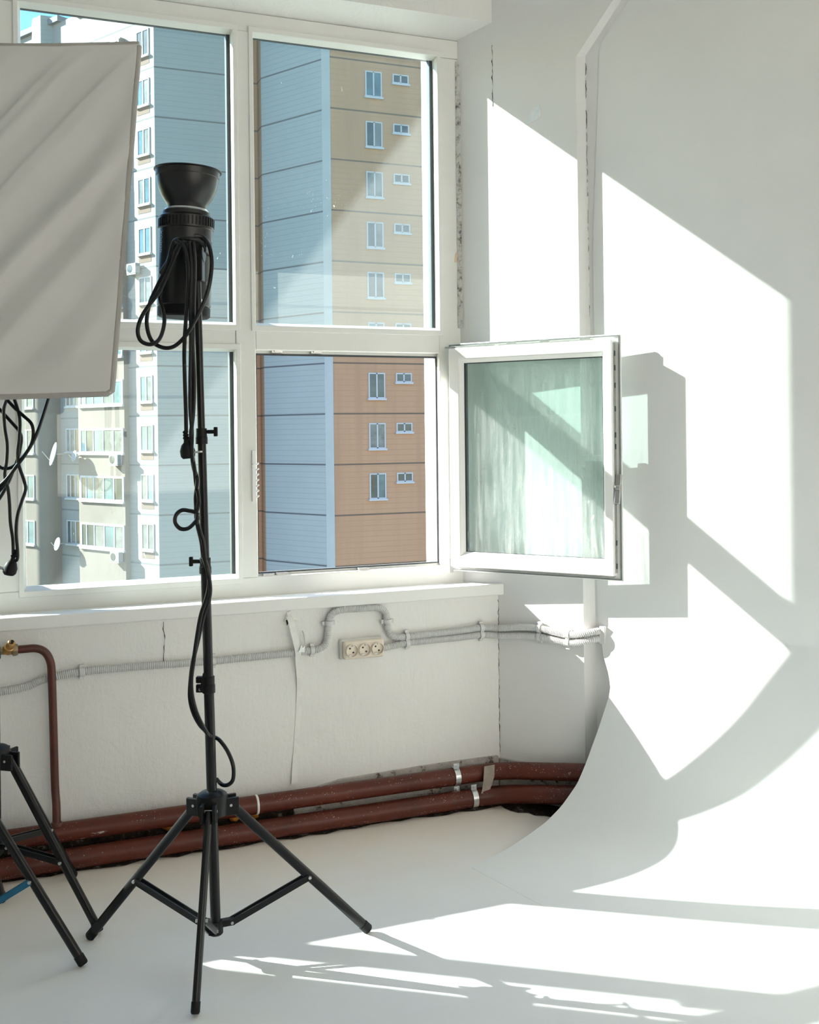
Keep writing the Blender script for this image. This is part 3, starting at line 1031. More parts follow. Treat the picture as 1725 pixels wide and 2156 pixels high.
# tape hanging over the upper pipe in the corner
tp = [(1020, 1614), (1042, 1610), (1041, 1636), (1028, 1675), (1016, 1698), (1012, 1680), (1018, 1650)]
front = [at_y(x, y, YW - .102 - .01 * i / 6) for i, (x, y) in enumerate(tp)]
mb = MB().prism(front, (0, .0015, 0))
o = make('paper_tape', mb, MAT['tape'], smooth=0)
fix_normals(o)
tag(o, 'torn strip of brown paper tape hanging over the pipes in the corner', 'tape')

# riser with valve
rx = .153
path = smooth_path([(rx + .006, YW - .060, .143), (rx + .006, YW - .052, .20), (rx + .003, YW - .044, .26), (rx, YW - .044, .45), (rx - .003, YW - .044, .60), (rx - .007, YW - .044, .645), (rx - .022, YW - .044, .675), (rx - .048, YW - .044, .689), (rx - .085, YW - .044, .690), (.045, YW - .044, .690)], 6)
t = thing('riser_pipe', (rx, YW - .05, .117), 'thin red-brown pipe rising from the heating pipe and bending to the left', 'pipe')
make('pipe_body', MB().tube(path, .0125, 16), MAT['riser'], t)
make('weld_seam', MB().lathe((rx + .006, YW - .060, .138), (0, 0, 1), [(0, .022), (.01, .015)], 16), MAT['riser'], t)
vz, vy = .690, YW - .044
t = thing('valve', (.02, vy, vz), 'small brass valve on the end of the red-brown pipe below the sill', 'valve')
mb = MB().lathe((.052, vy, vz), (-1, 0, 0), [(0, .017), (.008, .019), (.014, .019), (.018, .014), (.05, .012), (.054, .019), (.066, .019), (.07, .012), (.14, .012)], 8)
make('valve_body', mb, MAT['dull_brass'], t)
mb = MB().lathe((.022, vy, vz), (.25, -.75, .62), [(0, .017), (.022, .016), (.026, .012), (.046, .012), (.05, .009)], 14)
make('bonnet', mb, MAT['brass'], t, bevel=.001)
make('stem', MB().cyl(V((.022, vy, vz)) + V((.25, -.75, .62)).normalized() * .05, V((.022, vy, vz)) + V((.25, -.75, .62)).normalized() * .056, .005, n=10), MAT['hole'], t)

# lumps of foam behind the pipes
rnd = random.Random(11)


def lump(x, z, sx, sz, label):
    mb = MB()
    n, m = 12, 8
    c = V((x, YW - .035, z))
    rings = []
    for i in range(1, m):
        th = PI * i / m
        rings.append([c + V((sx * math.sin(th) * math.cos(2 * PI * j / n) * rnd.uniform(.8, 1.2), .018 * math.sin(th) * math.sin(2 * PI * j / n), sz * math.cos(th) * rnd.uniform(.8, 1.2))) for j in range(n)])
    mb.loops(rings)
    o = make('foam_lump', mb, MAT['foam'], smooth=60)
    fix_normals(o)
    tag(o, label, 'foam', 'foam between the pipes')


lump(.52, .080, .034, .020, 'orange foam lump between the pipes left of the tripod hub')
lump(.722, .078, .020, .018, 'orange foam lump between the pipes, close right of the tripod hub')
lump(.79, .080, .014, .020, 'small orange foam lump between the pipes, rightmost of the three')

# ------------------------------------------------------------------ conduits
def conduit(name, pts, label, clips):
    path = resample(smooth_path(pts, 10), .0030)
    rad = [.0130 if i % 2 else .0098 for i in range(len(path))]
    t = thing(name, pts[len(pts) // 2], label, 'conduit')
    make('hose', MB().tube(path, rad, 12), MAT['conduit'], t, smooth=20)
    for (p, ax) in clips:
        p = V(p)
        mb = MB()
        nrm = V((0, 1, 0)) if ax[2] != 9 else WN
        ax = V((ax[0], ax[1], 0 if ax[2] == 9 else ax[2])).normalized()
        sd = ax.cross(nrm).normalized()
        ring = []
        for r_ in (.0152, .0134):
            for e in (-.007, .007):
                ring.append([p + ax * e + (sd * math.cos(a) - nrm * math.sin(a)) * r_ for a in [(-40 + 260 * q / 20) * PI / 180 for q in range(21)]])
        mb.loops([ring[0], ring[1], ring[3], ring[2], ring[0]], False, False)
        mb.obox(p + sd * .018 + nrm * .004, ax, nrm, sd, .014, .012, .010)
        mb.obox(p - sd * .018 + nrm * .004, ax, nrm, sd, .014, .012, .010)
        make('clip', mb, MAT['conduit'], t)
    return t


def on_wall(X, z, off=.0150):
    return V((X, YW - off, z))


c1 = [on_wall(-1.2, .50), on_wall(-.6, .53), on_wall(-.001, .558), on_wall(.13, .584), on_wall(.242, .598), on_wall(.42, .598), on_wall(.648, .595), on_wall(.908, .597),
      on_wall(.975, .600), on_wall(1.02, .603), on_wall(1.047, .616), on_wall(1.057, .645), on_wall(1.060, .685), on_wall(1.070, .716), on_wall(1.10, .7315),
      on_wall(1.17, .732), on_wall(1.238, .730), on_wall(1.268, .714), on_wall(1.276, .685), on_wall(1.280, .65), on_wall(1.295, .627), on_wall(1.33, .619), on_wall(1.43, .621),
      on_wall(1.55, .624), on_wall(1.643, .628), on_wall(1.70, .623, .018), wall(.03, -.018, .624), wall(.10, -.015, .633), wall(.176, -.015, .636), wall(.24, -.015, .628), wall(.288, -.015, .624), wall(.34, -.015, .632), wall(.375, 0, .639), wall(.392, .02, .641)]
conduit('corrugated_conduit', c1, 'long grey corrugated conduit that arches up under the sill over the outlet', [
    (on_wall(.242, .598), (1, 0, 0)), (on_wall(.66, .595), (1, 0, 0)), (on_wall(1.0, .6015), (1, 0, 0)), (on_wall(1.0605, .69), (0, 0, 1)), (on_wall(1.277, .68), (0, 0, 1)),
    (on_wall(1.35, .6195), (1, 0, 0)), (on_wall(1.643, .628), (1, 0, 0)), (wall(.176, -.015, .636), (WD.x, WD.y, 9)), (wall(.288, -.015, .624), (WD.x, WD.y, 9))])
c2 = [on_wall(1.253, .586), on_wall(1.30, .592), on_wall(1.343, .597), on_wall(1.43, .599), on_wall(1.55, .600), on_wall(1.643, .603), on_wall(1.70, .596, .018), wall(.03, -.018, .596), wall(.10, -.015, .603), wall(.175, -.015, .606), wall(.24, -.015, .600), wall(.287, -.015, .596), wall(.34, -.015, .604), wall(.375, 0, .612), wall(.392, .02, .614)]
conduit('corrugated_conduit', c2, 'shorter grey corrugated conduit leaving the outlet toward the right corner', [
    (on_wall(1.352, .597), (1, 0, 0)), (on_wall(1.643, .603), (1, 0, 0)), (wall(.176, -.015, .606), (WD.x, WD.y, 9)), (wall(.287, -.015, .596), (WD.x, WD.y, 9))])
mb = MB()
mb.obox(wall(.404, .024, .628), WD, WN, (0, 0, 1), .022, .02, .062)
o = make('conduit_cap', mb, MAT['conduit'], bevel=.003)
tag(o, 'small grey end piece where both conduits enter the recessed wall', 'conduit end')

# triple outlet
ot = thing('wall_outlet', (1.18, YW, .593), 'cream triple power outlet on the wall under the window', 'outlet')
x0, x1, z0, z1 = 1.100, 1.258, .558, .629
sh = lambda x: (x - 1.18) * -.006
mb = MB().box(x0, x1, YW - .022, YW, z0, z1)
make('outlet_base', mb, MAT['outlet_base'], ot, bevel=.008, seg=3)
mb = MB().box(x0 + .006, x1 - .002, YW - .042, YW - .021, z0 + .003, z1 - .003)
plate = make('faceplate', mb, MAT['outlet'], ot, bevel=.010, seg=4)
for k in range(3):
    xc = x0 + .034 + k * .047
    zc = .5935
    yc = YW - .042
    n = 32
    def cr(r, y):
        return [V((xc + r * math.cos(2 * PI * j / n), y, zc + r * math.sin(2 * PI * j / n))) for j in range(n)]
    mb = MB().loops([cr(.0228, yc), cr(.0226, yc - .009), cr(.0212, yc - .0105), cr(.0202, yc - .0095), cr(.0195, yc - .0008)], True, False)
    mb.add(cr(.0197, yc - .0006), [tuple(range(n))])
    s = make('socket', mb, MAT['outlet'], ot)
    fix_normals(s)
    for ang in (-50, 130):
        a = math.radians(ang)
        q = V((xc + .0095 * math.cos(a), yc - .0008, zc + .0095 * math.sin(a)))
        make('pin_hole', MB().cyl(q, q + V((0, -.0008, 0)), .0030, n=12), MAT['hole'], ot, parent=s)
    for sg in (1, -1):
        q = V((xc + .006 * sg, yc - .004, zc + .0165 * sg))
        make('earth_clip', MB().box(q.x - .005, q.x + .005, q.y - .0025, q.y + .0025, q.z - .0025, q.z + .0025), MAT['zinc'], ot, parent=s)

# painted metal strip hanging from a hole below the sill
sp_pts = [(.922, .722, .016), (.926, .700, .030), (.934, .660, .034), (.943, .620, .036), (.946, .600, .036), (.951, .560, .022), (.957, .510, .012), (.958, .460, .006), (.955, .40, .004), (.946, .28, .004), (.938, .20, .008), (.934, .150, .012)]
sm = smooth_path([(a, YW - c, b) for a, b, c in sp_pts], 5)
st = thing('metal_strip', (.935, YW - .01, .15), 'white painted flat metal strip hanging from a hole under the sill down to the pipes', 'strip')
mb = MB()
mb.loops([[p + V((-.011, .002, 0)), p + V((.011, .004, 0)), p + V((.011, .0055, 0)), p + V((-.011, .0035, 0))] for p in sm], True, True)
make('strip_body', mb, MAT['strip'], st, smooth=30)
mb = MB()
mb.tube(smooth_path([(.962, YW - .026, .605), (.972, YW - .024, .63), (.969, YW - .022, .66), (.965, YW - .020, .672)], 6), .0022, 8)
mb.prism([(.944, YW - .038, .604), (.968, YW - .034, .600), (.970, YW - .034, .622), (.960, YW - .036, .616), (.956, YW - .037, .628), (.950, YW - .038, .612)], (0, .002, 0))
make('hook', mb, MAT['zinc'], st)
mb = MB()
mb.prism([(.905, YW - .004, .705), (.915, YW - .004, .735), (.930, YW - .004, .740), (.938, YW - .004, .722), (.960, YW - .004, .705), (.935, YW - .012, .712), (.92, YW - .014, .716)], (0, .004, 0))
make('torn_end', mb, MAT['strip'], st, smooth=0)
o = make('wall_hole', MB().prism([(.912, YW - .0015, .712), (.920, YW - .0015, .728), (.932, YW - .0015, .724), (.926, YW - .0015, .708), (.917, YW - .0015, .690)], (0, .0014, 0)), MAT['hole'], st, smooth=0)
o.name = 'hole'

# clear tape on the slanted wall
q = [(1113, 246), (1130, 222), (1136, 221), (1140, 243), (1128, 254), (1110, 262), (1104, 258)]
o = make('clear_tape', MB().prism([at_w(x, y, -.0012) for x, y in q], WN * .001), MAT['clear_tape'], smooth=0)
fix_normals(o)
tag(o, 'crumpled scrap of clear tape high on the slanted wall', 'tape')

# sealing foam crust between frame and reveal
mb = MB()
rnd = random.Random(5)
prev = []
for i in range(60):
    z = 1.74 + (2.75 - 1.74) * i / 59
    w_ = .006 + .006 * rnd.random()
    prev.append([V((1.632 - w_ * .3, YF - .002, z)), V((1.640, YF - .012 - w_ * .4, z)), V((1.650, YF - .006, z)), V((1.650, YF + .01, z))])
mb.loops(prev)
structure(make('trim_2', mb, MAT['crust'], smooth=50))

def crack(name, pts, n, w):
    rnd = random.Random(len(pts) * 7 + int(pts[0][2] * 100))
    n = V(n)
    path = resample([V(p) for p in pts], .012)
    mb = MB()
    rows = []
    for i, p in enumerate(path):
        t = (path[min(i + 1, len(path) - 1)] - path[max(i - 1, 0)]).normalized()
        sd = t.cross(n).normalized()
        ww = w * max(.12, rnd.gauss(.7, .45))
        q = p + sd * rnd.uniform(-.0025, .0025)
        rows.append([q - sd * ww, q + n * .0016, q + sd * ww])
    vs = [p for r in rows for p in r]
    mb.add(vs, [(i * 3 + j, i * 3 + j + 1, i * 3 + j + 4, i * 3 + j + 3) for i in range(len(rows) - 1) for j in range(2)])
    structure(make(name, mb, MAT['dark_dirt'], smooth=0))


cn = (V((0, -1, 0)) - WN).normalized()
crack('trim_3', [(XC, YW, .16), (XC, YW, .45), (XC, YW, .73)], cn, .0016)
crack('trim_4', [(XC, YW, 2.55), (XC, YW, 2.68), (XC, YW, 2.78)], cn, .0014)
crack('trim_5', [wall(.362, EREC - .0005, 1.75), wall(.3595, EREC - .0005, 2.2), wall(.358, EREC - .0005, 2.65)], -WN, .0009)
crack('trim_6', [(.50, YW - .0005, .735), (.503, YW - .0005, .66), (.499, YW - .0005, .60)], (0, -1, 0), .0012)

# ------------------------------------------------------------------ light stands
def light_stand(loc, top, feet, hub_z, low_z, label, radii, collars, brace_mat=None, brace_frac=.56):
    """loc: foot of the pole on the floor, top: end of the pole, feet: three points on the floor"""
    loc, top = V(loc), V(top)
    t = thing('light_stand', (loc.x, loc.y, 0), label, 'light stand', 'light stands')
    d = (top - loc)

    def pole(z):
        return loc + d * ((z - loc.z) / d.z)
    zs = [low_z - .02] + [c[0] for c in collars] + [top.z]
    for i in range(len(zs) - 1):
        z_a, z_b = zs[i], zs[i + 1]
        make('pole_section', MB().cyl(pole(z_a), pole(z_b + (.01 if i < len(zs) - 2 else 0)), radii[i], n=20), MAT['black_metal'], t)
    for z, kind, side in collars:
        c = pole(z)
        r = radii[0] + .0035 if kind == 'clamp' else .0155
        if kind == 'clamp':
            mb = MB().lathe(c + V((0, 0, -.022)), (0, 0, 1), [(0, r), (.0205, r), (.0225, r - .0015), (.042, r - .0015)], 20)
            cl = make('collar', mb, MAT['black_plastic'], t, bevel=.001)
            mb = MB()
            q = c - RIGHT * (r + .004)
            mb.obox(q + V((0, 0, -.010)), RIGHT, FWD, UP, .022, .016, .020)
            mb.obox(q + V((0, 0, .012)), RIGHT, FWD, UP, .022, .016, .016)
            make('clamp_block', mb, MAT['black_plastic'], t, parent=cl, bevel=.002)
            mb = MB().bar(q - FWD * .012 + V((.004, 0, -.014)), q - FWD * .014 + V((.014, 0, .030)), .010, .006, FWD)
            make('lever', mb, MAT['black_plastic'], t, parent=cl, bevel=.002)
            make('rivet', MB().cyl(q - FWD * .008 + V((0, 0, -.012)), q - FWD * .010 + V((0, 0, -.012)), .0035, n=10), MAT['zinc'], t, parent=cl)
        else:
            mb = MB().lathe(c + V((0, 0, -.021)), (0, 0, 1), [(0, .0155), (.017, .0155), (.018, .0145), (.021, .0145), (.022, .0140), (.040, .0140)], 20)
            cl = make('collar', mb, MAT['black_plastic'], t, bevel=.001)
            q = c + RIGHT * side * .014 + V((0, 0, .010))
            mb = MB().cyl(q, q + RIGHT * side * .018, .005, n=12)
            mb.obox(q + RIGHT * side * .022, RIGHT, FWD, UP, .010, .010, .024)
            make('knob', mb, MAT['black_plastic'], t, parent=cl, bevel=.002)
    # hub
    c = pole(hub_z)
    mb = MB().lathe(c + V((0, 0, -.030)), (0, 0, 1), [(0, .028), (.004, .038), (.046, .040), (.055, .037), (.060, .030), (.064, .018)], 24)
    hub = make('hub', mb, MAT['black_plastic'], t, bevel=.001)
    br = pole(low_z)
    mb = MB().lathe(br + V((0, 0, -.022)), (0, 0, 1), [(0, .015), (.004, .019), (.030, .019), (.034, .016)], 20)
    low = make('brace_bracket', mb, MAT['black_plastic'], t, bevel=.001)
    for k, f in enumerate(feet):
        f = V(f)
        h = V((f.x - c.x, f.y - c.y, 0)).normalized()
        tng = V((-h.y, h.x, 0))
        a = c + h * .044 + V((0, 0, -.004))
        mb = MB()
        for sg in (1, -1):
            mb.obox(c + h * .040 + tng * sg * .0155 + V((0, 0, -.008)), h, tng, UP, .050, .009, .044)
        ear = make('hub_ear', mb, MAT['black_plastic'], t, parent=hub, bevel=.002)
        make('rivet', MB().cyl(a + tng * -.0215, a + tng * .0215, .0035, n=10), MAT['zinc'], t, parent=hub)
        e = f + V((0, 0, .011)) - h * .008
        leg_d = (e - a).normalized()
        sd = leg_d.cross(UP).normalized()
        upv = sd.cross(leg_d)
        n = 16
        def oval(p, rx_, ry_):
            return [p + sd * math.cos(2 * PI * j / n) * rx_ + upv * math.sin(2 * PI * j / n) * ry_ for j in range(n)]
        make('leg', MB().loops([oval(a, .0095, .0125), oval(e, .0095, .0125)]), MAT['black_metal'], t)
        make('rubber_foot', MB().loops([oval(e - leg_d * .020, .0108, .0138), oval(e + leg_d * .002, .0108, .0138), oval(e + leg_d * .006, .0085, .0110)]), MAT['rubber'], t, parent=t.children[-1])
        m_ = a.lerp(e, brace_frac) + V((0, 0, -.003))
        b0 = br + h * .040 + V((0, 0, .004))
        mb = MB().obox(br + h * .028 + V((0, 0, .004)), h, tng, UP, .040, .020, .016)
        make('bracket_ear', mb, MAT['black_plastic'], t, parent=low, bevel=.002)
        mb = MB()
        for sg in (1, -1):
            mb.bar(b0 + tng * sg * .0085, m_ + tng * sg * .0085, .0045, .016)
        bm_ = brace_mat if (brace_mat is not None and k == 0) else MAT['black_metal']
        bo = make('brace', mb, bm_, t, bevel=.001)
        if brace_mat is not None and k == 0:
            bo['label'] = 'blue metal brace'
        make('rivet', MB().cyl(m_ - tng * .0145, m_ + tng * .0145, .0042, n=10), MAT['zinc'], t, parent=bo)
        make('rivet', MB().cyl(b0 - tng * .0135, b0 + tng * .0135, .0038, n=10), MAT['zinc'], t, parent=bo)
    return t, pole


stand, pole = light_stand((.505, 2.67, 0), (.4755, 2.681, 1.800), [(.211, 2.935, 0), (.922, 2.68, 0), (.41, 2.444, 0)], .408, .098,
                          'tall black light stand in the middle carrying the flash head', [.0130, .0122, .0112, .0098],
                          [(.712, 'clamp', -1), (1.014, 'knob', -1), (1.343, 'knob', 1)])
standA, _ = light_stand((-.014, 3.15, 0), (-.014, 3.15, 1.25), [(.247, 2.952, 0), (.208, 3.362, 0), (-.36, 3.16, 0)], .455, .205,
                        'black light stand at the left edge with all-black braces, nearer the pipes', [.0130, .0115, .0100], [(.75, 'clamp', -1), (1.05, 'knob', -1)], None, .60)
standB, poleB = light_stand((-.085, 2.95, 0), (-.085, 2.95, 1.93), [(.194, 2.785, 0), (.003, 3.274, 0), (-.43, 2.80, 0)], .420, .120,
                            'black light stand with a blue brace at the left edge under the softbox', [.0130, .0120, .0110], [(.80, 'clamp', -1), (1.35, 'knob', -1)], MAT['blue_metal'], .50)

# ------------------------------------------------------------------ flash head
dep = 2.67 + .085
hb = at_d(387, 669, dep)
ht = at_d(393, 458, dep)
axis = (ht - hb).normalized()
fl = thing('flash_head', hb, 'black studio flash head pointing straight up on the middle light stand', 'flash')
L = (ht - hb).length
RB = .0690
make('base_ring', MB().lathe(hb, axis, [(0, RB - .006), (.004, RB - .001), (.026, RB - .001), (.027, RB - .004)], 48), MAT['rubber'], fl)
mb = MB().lathe(hb, axis, [(.026, RB - .004), (.028, RB - .003), (.031, RB), (L - .035, RB), (L - .033, RB + .002), (L - .003, RB + .002), (L, RB - .001), (L + .003, RB - .006), (L + .012, RB - .007), (L + .014, RB - .012)], 48)
make('housing', mb, MAT['black_gloss'], fl)
mb = MB()
for k in range(44):
    a = 2 * PI * k / 44
    rv_ = RIGHT * math.cos(a) + FWD * math.sin(a)
    mb.obox(hb + axis * (L - .018) + rv_ * (RB + .002), rv_, axis.cross(rv_), axis, .003, .004, .022)
make('grip_ring', mb, MAT['black_plastic'], fl)
mb = MB().lathe(hb + axis * (L + .012), axis, [(0, RB - .014), (.004, RB - .012), (.008, RB - .014)], 40)
make('mount_ring', mb, MAT['chrome'], fl)
prf = [(0, .050), (.016, .052), (.024, .056), (.040, .066), (.060, .0745), (.080, .0795), (.098, .0815), (.100, .0835), (.116, .0845), (.118, .0890), (.1205, .0890)]
inn = [(.1205, .0830), (.100, .0805), (.080, .078), (.060, .073), (.040, .0645), (.024, .0545), (.010, .03)]
k_ = (at_d(395, 360, dep) - ht).length - .016
sc_ = k_ / .1205
rb0 = hb + axis * (L + .016)
mb = MB().lathe(rb0, axis, [(p * sc_, r * .985) for p, r in prf], 56, False)
dish = make('reflector', mb, MAT['black_gloss'], fl)
mb = MB().lathe(rb0, axis, [(p * sc_, r * .985) for p, r in inn], 56, True)
make('reflector_lining', mb, MAT['silver'], fl, parent=dish)
# bracket between housing and pole
pt = pole(1.79)
mb = MB()
mb.obox(pole(1.800) + V((0, 0, -.02)), RIGHT, FWD, UP, .036, .040, .090)
mb.cyl(pole(1.79) + RIGHT * .02 + V((0, 0, .02)), pole(1.79) - RIGHT * .03 + V((0, 0, .02)), .028, n=20)
mb.obox(pole(1.80) + FWD * .04 + V((0, 0, .03)), RIGHT, FWD, UP, .05, .08, .04)
br = make('tilt_bracket', mb, MAT['black_plastic'], fl, bevel=.004)
mb = MB().bar(pole(1.80) - RIGHT * .03 - FWD * .012 + V((0, 0, .040)), pole(1.76) - RIGHT * .085 - FWD * .03 + V((0, 0, -.012)), .020, .016)
make('tilt_lever', mb, MAT['black_gloss'], fl, parent=br, bevel=.005)
# lettering and stickers round the housing


def on_body(theta, h, r=RB + .0006):   # theta measured from the direction to the camera, positive to the right
    return hb + axis * h + (RIGHT * math.sin(theta) - FWD * math.cos(theta)) * r


def body_text(txt, theta0, h0, size, name, italic=False):
    cu = bpy.data.curves.new(name, 'FONT')
    cu.body = txt
    cu.size = size
    cu.shear = .2 if italic else 0
    tmp = bpy.data.objects.new(name, cu)
    COL.objects.link(tmp)
    bpy.context.view_layer.update()
    me = bpy.data.meshes.new_from_object(tmp.evaluated_get(bpy.context.evaluated_depsgraph_get()))
    mb_ = MB()
    mb_.add([on_body(theta0 - v.co.y / RB, h0 + v.co.x) for v in me.vertices], [tuple(p.vertices) for p in me.polygons])
    bpy.data.objects.remove(tmp)
    bpy.data.meshes.remove(me)
    return make(name, mb_, MAT['white_print'], fl, smooth=0)


body_text('GODOX', -.84, .163, .0150, 'brand_lettering', True)
body_text('QUICKER II', -.84, .048, .0140, 'model_lettering', True)


def sticker(name, th0, th1, h0, h1, mat, oval_=False):
    mb_ = MB()
    if oval_:
        n = 20
        mb_.add([on_body((th0 + th1) / 2 + (th1 - th0) / 2 * math.cos(2 * PI * j / n), (h0 + h1) / 2 + (h1 - h0) / 2 * math.sin(2 * PI * j / n)) for j in range(n)], [tuple(range(n))])
    else:
        k = 5
        mb_.add([on_body(th0 + (th1 - th0) * j / k, h) for h in (h0, h1) for j in range(k + 1)], [(j, j + 1, k + 2 + j, k + 1 + j) for j in range(k)])
    return make(name, mb_, mat, fl, smooth=0)


sticker('sticker', .62, .80, .082, .095, MAT['white_print'])
sticker('sticker', .78, .95, .030, .044, MAT['white_print'], True)
for h in (.048, .064, .080):
    sticker('sticker', 1.10, 1.30, h, h + .010, MAT['grey_print'])
sticker('sticker', .66, .80, .046, .074, MAT['grey_print'])

# ------------------------------------------------------------------ cables
def cable(name, runs, r, label, plug=None, group=None):
    loc = runs[0][0]
    t = thing(name, loc, label, 'cable', group)
    for run in runs:
        make('cord', MB().tube(smooth_path(run, 8), r, 10), MAT['cable'], t)
    if plug:
        p, d = V(plug[0]), V(plug[1]).normalized()
        sd = d.cross(FWD).normalized()
        mb = MB().lathe(p - d * .030, d, [(0, r), (.004, r + .0022), (.007, r), (.011, r + .0028), (.014, r + .0005), (.018, r + .0034), (.022, r + .001), (.030, .0075)], 14)
        make('strain_relief', mb, MAT['rubber'], t)
        n = 24
        def ov(c, rx_, ry_):
            return [c + sd * math.cos(2 * PI * j / n) * rx_ + FWD * math.sin(2 * PI * j / n) * ry_ for j in range(n)]
        mb = MB().loops([ov(p, .008, .008), ov(p + d * .006, .014, .012), ov(p + d * .020, .019, .016), ov(p + d * .034, .018, .016), ov(p + d * .040, .013, .012)])
        pb = make('plug', mb, MAT['rubber'], t)
        for sg in (1, -1):
            q = p + d * .026 + FWD * sg * .0085 + sd * plug[2] * .016
            make('pin', MB().cyl(q, q + sd * plug[2] * .018, .0023, n=10), MAT['chrome'], t, parent=pb)
    return t


def P(x, y, d=2.60):
    return at_d(x, y, d)


dN = 2.625
dF = 2.645
main = [
    # coil hung over the head: two loops on the left
    [P(432, 520, 2.63), P(418, 506, 2.61), P(398, 503, 2.60), P(378, 503, dN - .02), P(365, 512, dN), P(352, 560, dN), P(330, 605, dN), P(315, 640, dN), P(309, 680, dN), P(318, 715, dN), P(340, 731, dN), P(365, 730, dN), P(390, 708, dN - .01), P(412, 672, dN - .02), P(430, 635, dN - .02), P(441, 600, dN - .02), P(446, 555, dN - .01), P(441, 520, dN), P(428, 500, dN + .01), P(408, 496, dN)],
    [P(400, 505, 2.61), P(380, 512, 2.60), P(360, 560, 2.61), P(338, 610, 2.61), P(312, 645, 2.61), P(296, 672, 2.61), P(290, 698, 2.61), P(297, 718, 2.61), P(318, 725, 2.61), P(337, 712, 2.615), P(346, 680, 2.62), P(343, 650, 2.63), P(337, 625, 2.64), P(345, 580, 2.64), P(362, 530, 2.64), P(385, 505, 2.63)],
    # first strand down to the plug
    [P(372, 506, 2.595), P(388, 520, 2.59), P(396, 560, 2.59), P(396, 620, 2.60), P(391, 680, 2.61), P(388, 740, 2.62), P(389, 800, 2.62), P(391, 860, 2.62), P(392, 910, 2.62)],
    # two strands twisting down the pole
    [P(398, 508, 2.60), P(403, 560, 2.595), P(402, 640, 2.60), P(402, 720, 2.62), P(401, 800, 2.62), P(401, 860, 2.62), P(404, 905, 2.62), P(404, 950, 2.61), P(408, 985, 2.62), P(416, 1010, 2.615), P(412, 1045, 2.625), P(412, 1075, 2.62), P(402, 1076, 2.62), P(384, 1074, 2.62), P(371, 1084, 2.62), P(369, 1100, 2.62), P(380, 1113, 2.62), P(397, 1112, 2.62), P(412, 1098, 2.615), P(419, 1088, 2.61)],
    [P(407, 510, 2.605), P(410, 560, 2.60), P(408, 640, 2.605), P(406, 720, 2.625), P(409, 800, 2.625), P(407, 870, 2.625), P(402, 915, 2.615), P(405, 955, 2.625), P(410, 990, 2.61), P(413, 1020, 2.625), P(419, 1055, 2.61), P(413, 1085, 2.625), P(420, 1115, 2.61), P(428, 1140, 2.61), P(432, 1175, 2.61), P(440, 1205, 2.615), P(440, 1235, 2.625), P(434, 1262, 2.615), P(423, 1295, 2.61), P(415, 1340, 2.61), P(408, 1390, 2.61), P(403, 1430, 2.61), P(405, 1465, 2.61), P(414, 1500, 2.61), P(428, 1530, 2.62), P(440, 1548, 2.64), P(452, 1552, 2.70), P(464, 1560, 2.69), P(480, 1583, 2.68), P(491, 1612, 2.67), P(491, 1640, 2.67), P(481, 1652, 2.67), P(468, 1652, 2.68), P(456, 1640, 2.69)],
    [P(416, 1080, 2.61), P(416, 1105, 2.615), P(424, 1140, 2.61), P(428, 1170, 2.612), P(437, 1200, 2.60), P(443, 1240, 2.61), P(438, 1270, 2.62), P(428, 1300, 2.62), P(418, 1345, 2.62), P(406, 1395, 2.62), P(401, 1435, 2.62), P(400, 1470, 2.62), P(407, 1500, 2.62), P(420, 1525, 2.625), P(434, 1540, 2.64)],
]
pc = P(393, 932, 2.62)
cable('power_cable', main, .0052, 'black power cable looped over the flash head and wound down the middle stand', (pc, V((.1, 0, -1)), 1))

dL = 2.86
left = [
    [P(118 - 14, 832, dL), P(78, 912, dL), P(58, 950, dL), P(38, 978, dL), P(20, 1002, dL), P(2, 1030, dL), P(-30, 1062, dL)],
    [P(28, 834, dL), P(38, 865, dL), P(42, 890, dL), P(40, 925, dL), P(37, 955, dL), P(40, 980, dL), P(50, 1010, dL), P(54, 1030, dL), P(46, 1055, dL), P(37, 1085, dL), P(34, 1120, dL), P(37, 1160, dL), P(36, 1178, dL), P(28, 1182, dL)],
    [P(8, 834, dL), P(30, 858, dL), P(50, 876, dL), P(66, 892, dL), P(70, 912, dL), P(66, 935, dL), P(52, 958, dL), P(34, 982, dL), P(18, 1004, dL), P(0, 1022, dL), P(-25, 1040, dL)],
    [P(-20, 842, dL + .02), P(5, 868, dL + .02), P(25, 890, dL + .02), P(40, 908, dL + .02), P(45, 925, dL + .02), P(40, 955, dL + .02), P(30, 985, dL + .02), P(18, 1015, dL + .02), P(2, 1045, dL + .02), P(-20, 1075, dL + .02)],
    [P(16, 836, dL + .01), P(8, 862, dL + .01), P(10, 900, dL + .01), P(15, 935, dL + .01), P(14, 970, dL + .01), P(10, 1000, dL + .01), P(17, 1030, dL + .01), P(20, 1060, dL + .01), P(22, 1100, dL + .01), P(27, 1135, dL + .01), P(28, 1165, dL + .01)],
    [P(-10, 975, dL + .015), P(5, 986, dL + .015), P(22, 985, dL + .015), P(38, 974, dL + .015), P(52, 958, dL + .015)],
]
cable('power_cable', left, .0046, 'tangle of black cable hanging below the softbox at the left edge', (P(26, 1180, dL), V((-.25, 0, -1)), -1))

# ------------------------------------------------------------------ softbox
TR, BR = at_d(293, 92, 2.80), at_d(235, 828, 2.545)
left_dir = (at_d(0, 88, 2.80) - TR).normalized()
left_dir2 = (at_d(0, 835, 2.545) - BR).normalized()
W1 = .74
TL, BL = TR + left_dir * W1, BR + left_dir2 * (W1 * .98)
ctr = (TR + TL + BR + BL) / 4
nrm = (TL - TR).cross(BR - TR).normalized()
if nrm.dot(FWD) > 0:
    nrm = -nrm
sb = thing('softbox', ctr, 'large grey softbox with a wrinkled fabric front at the upper left', 'softbox')
NU, NV = 84, 110
rows = []


def ridge(x, c, w):
    return math.exp(-((x - c) / w) ** 2)


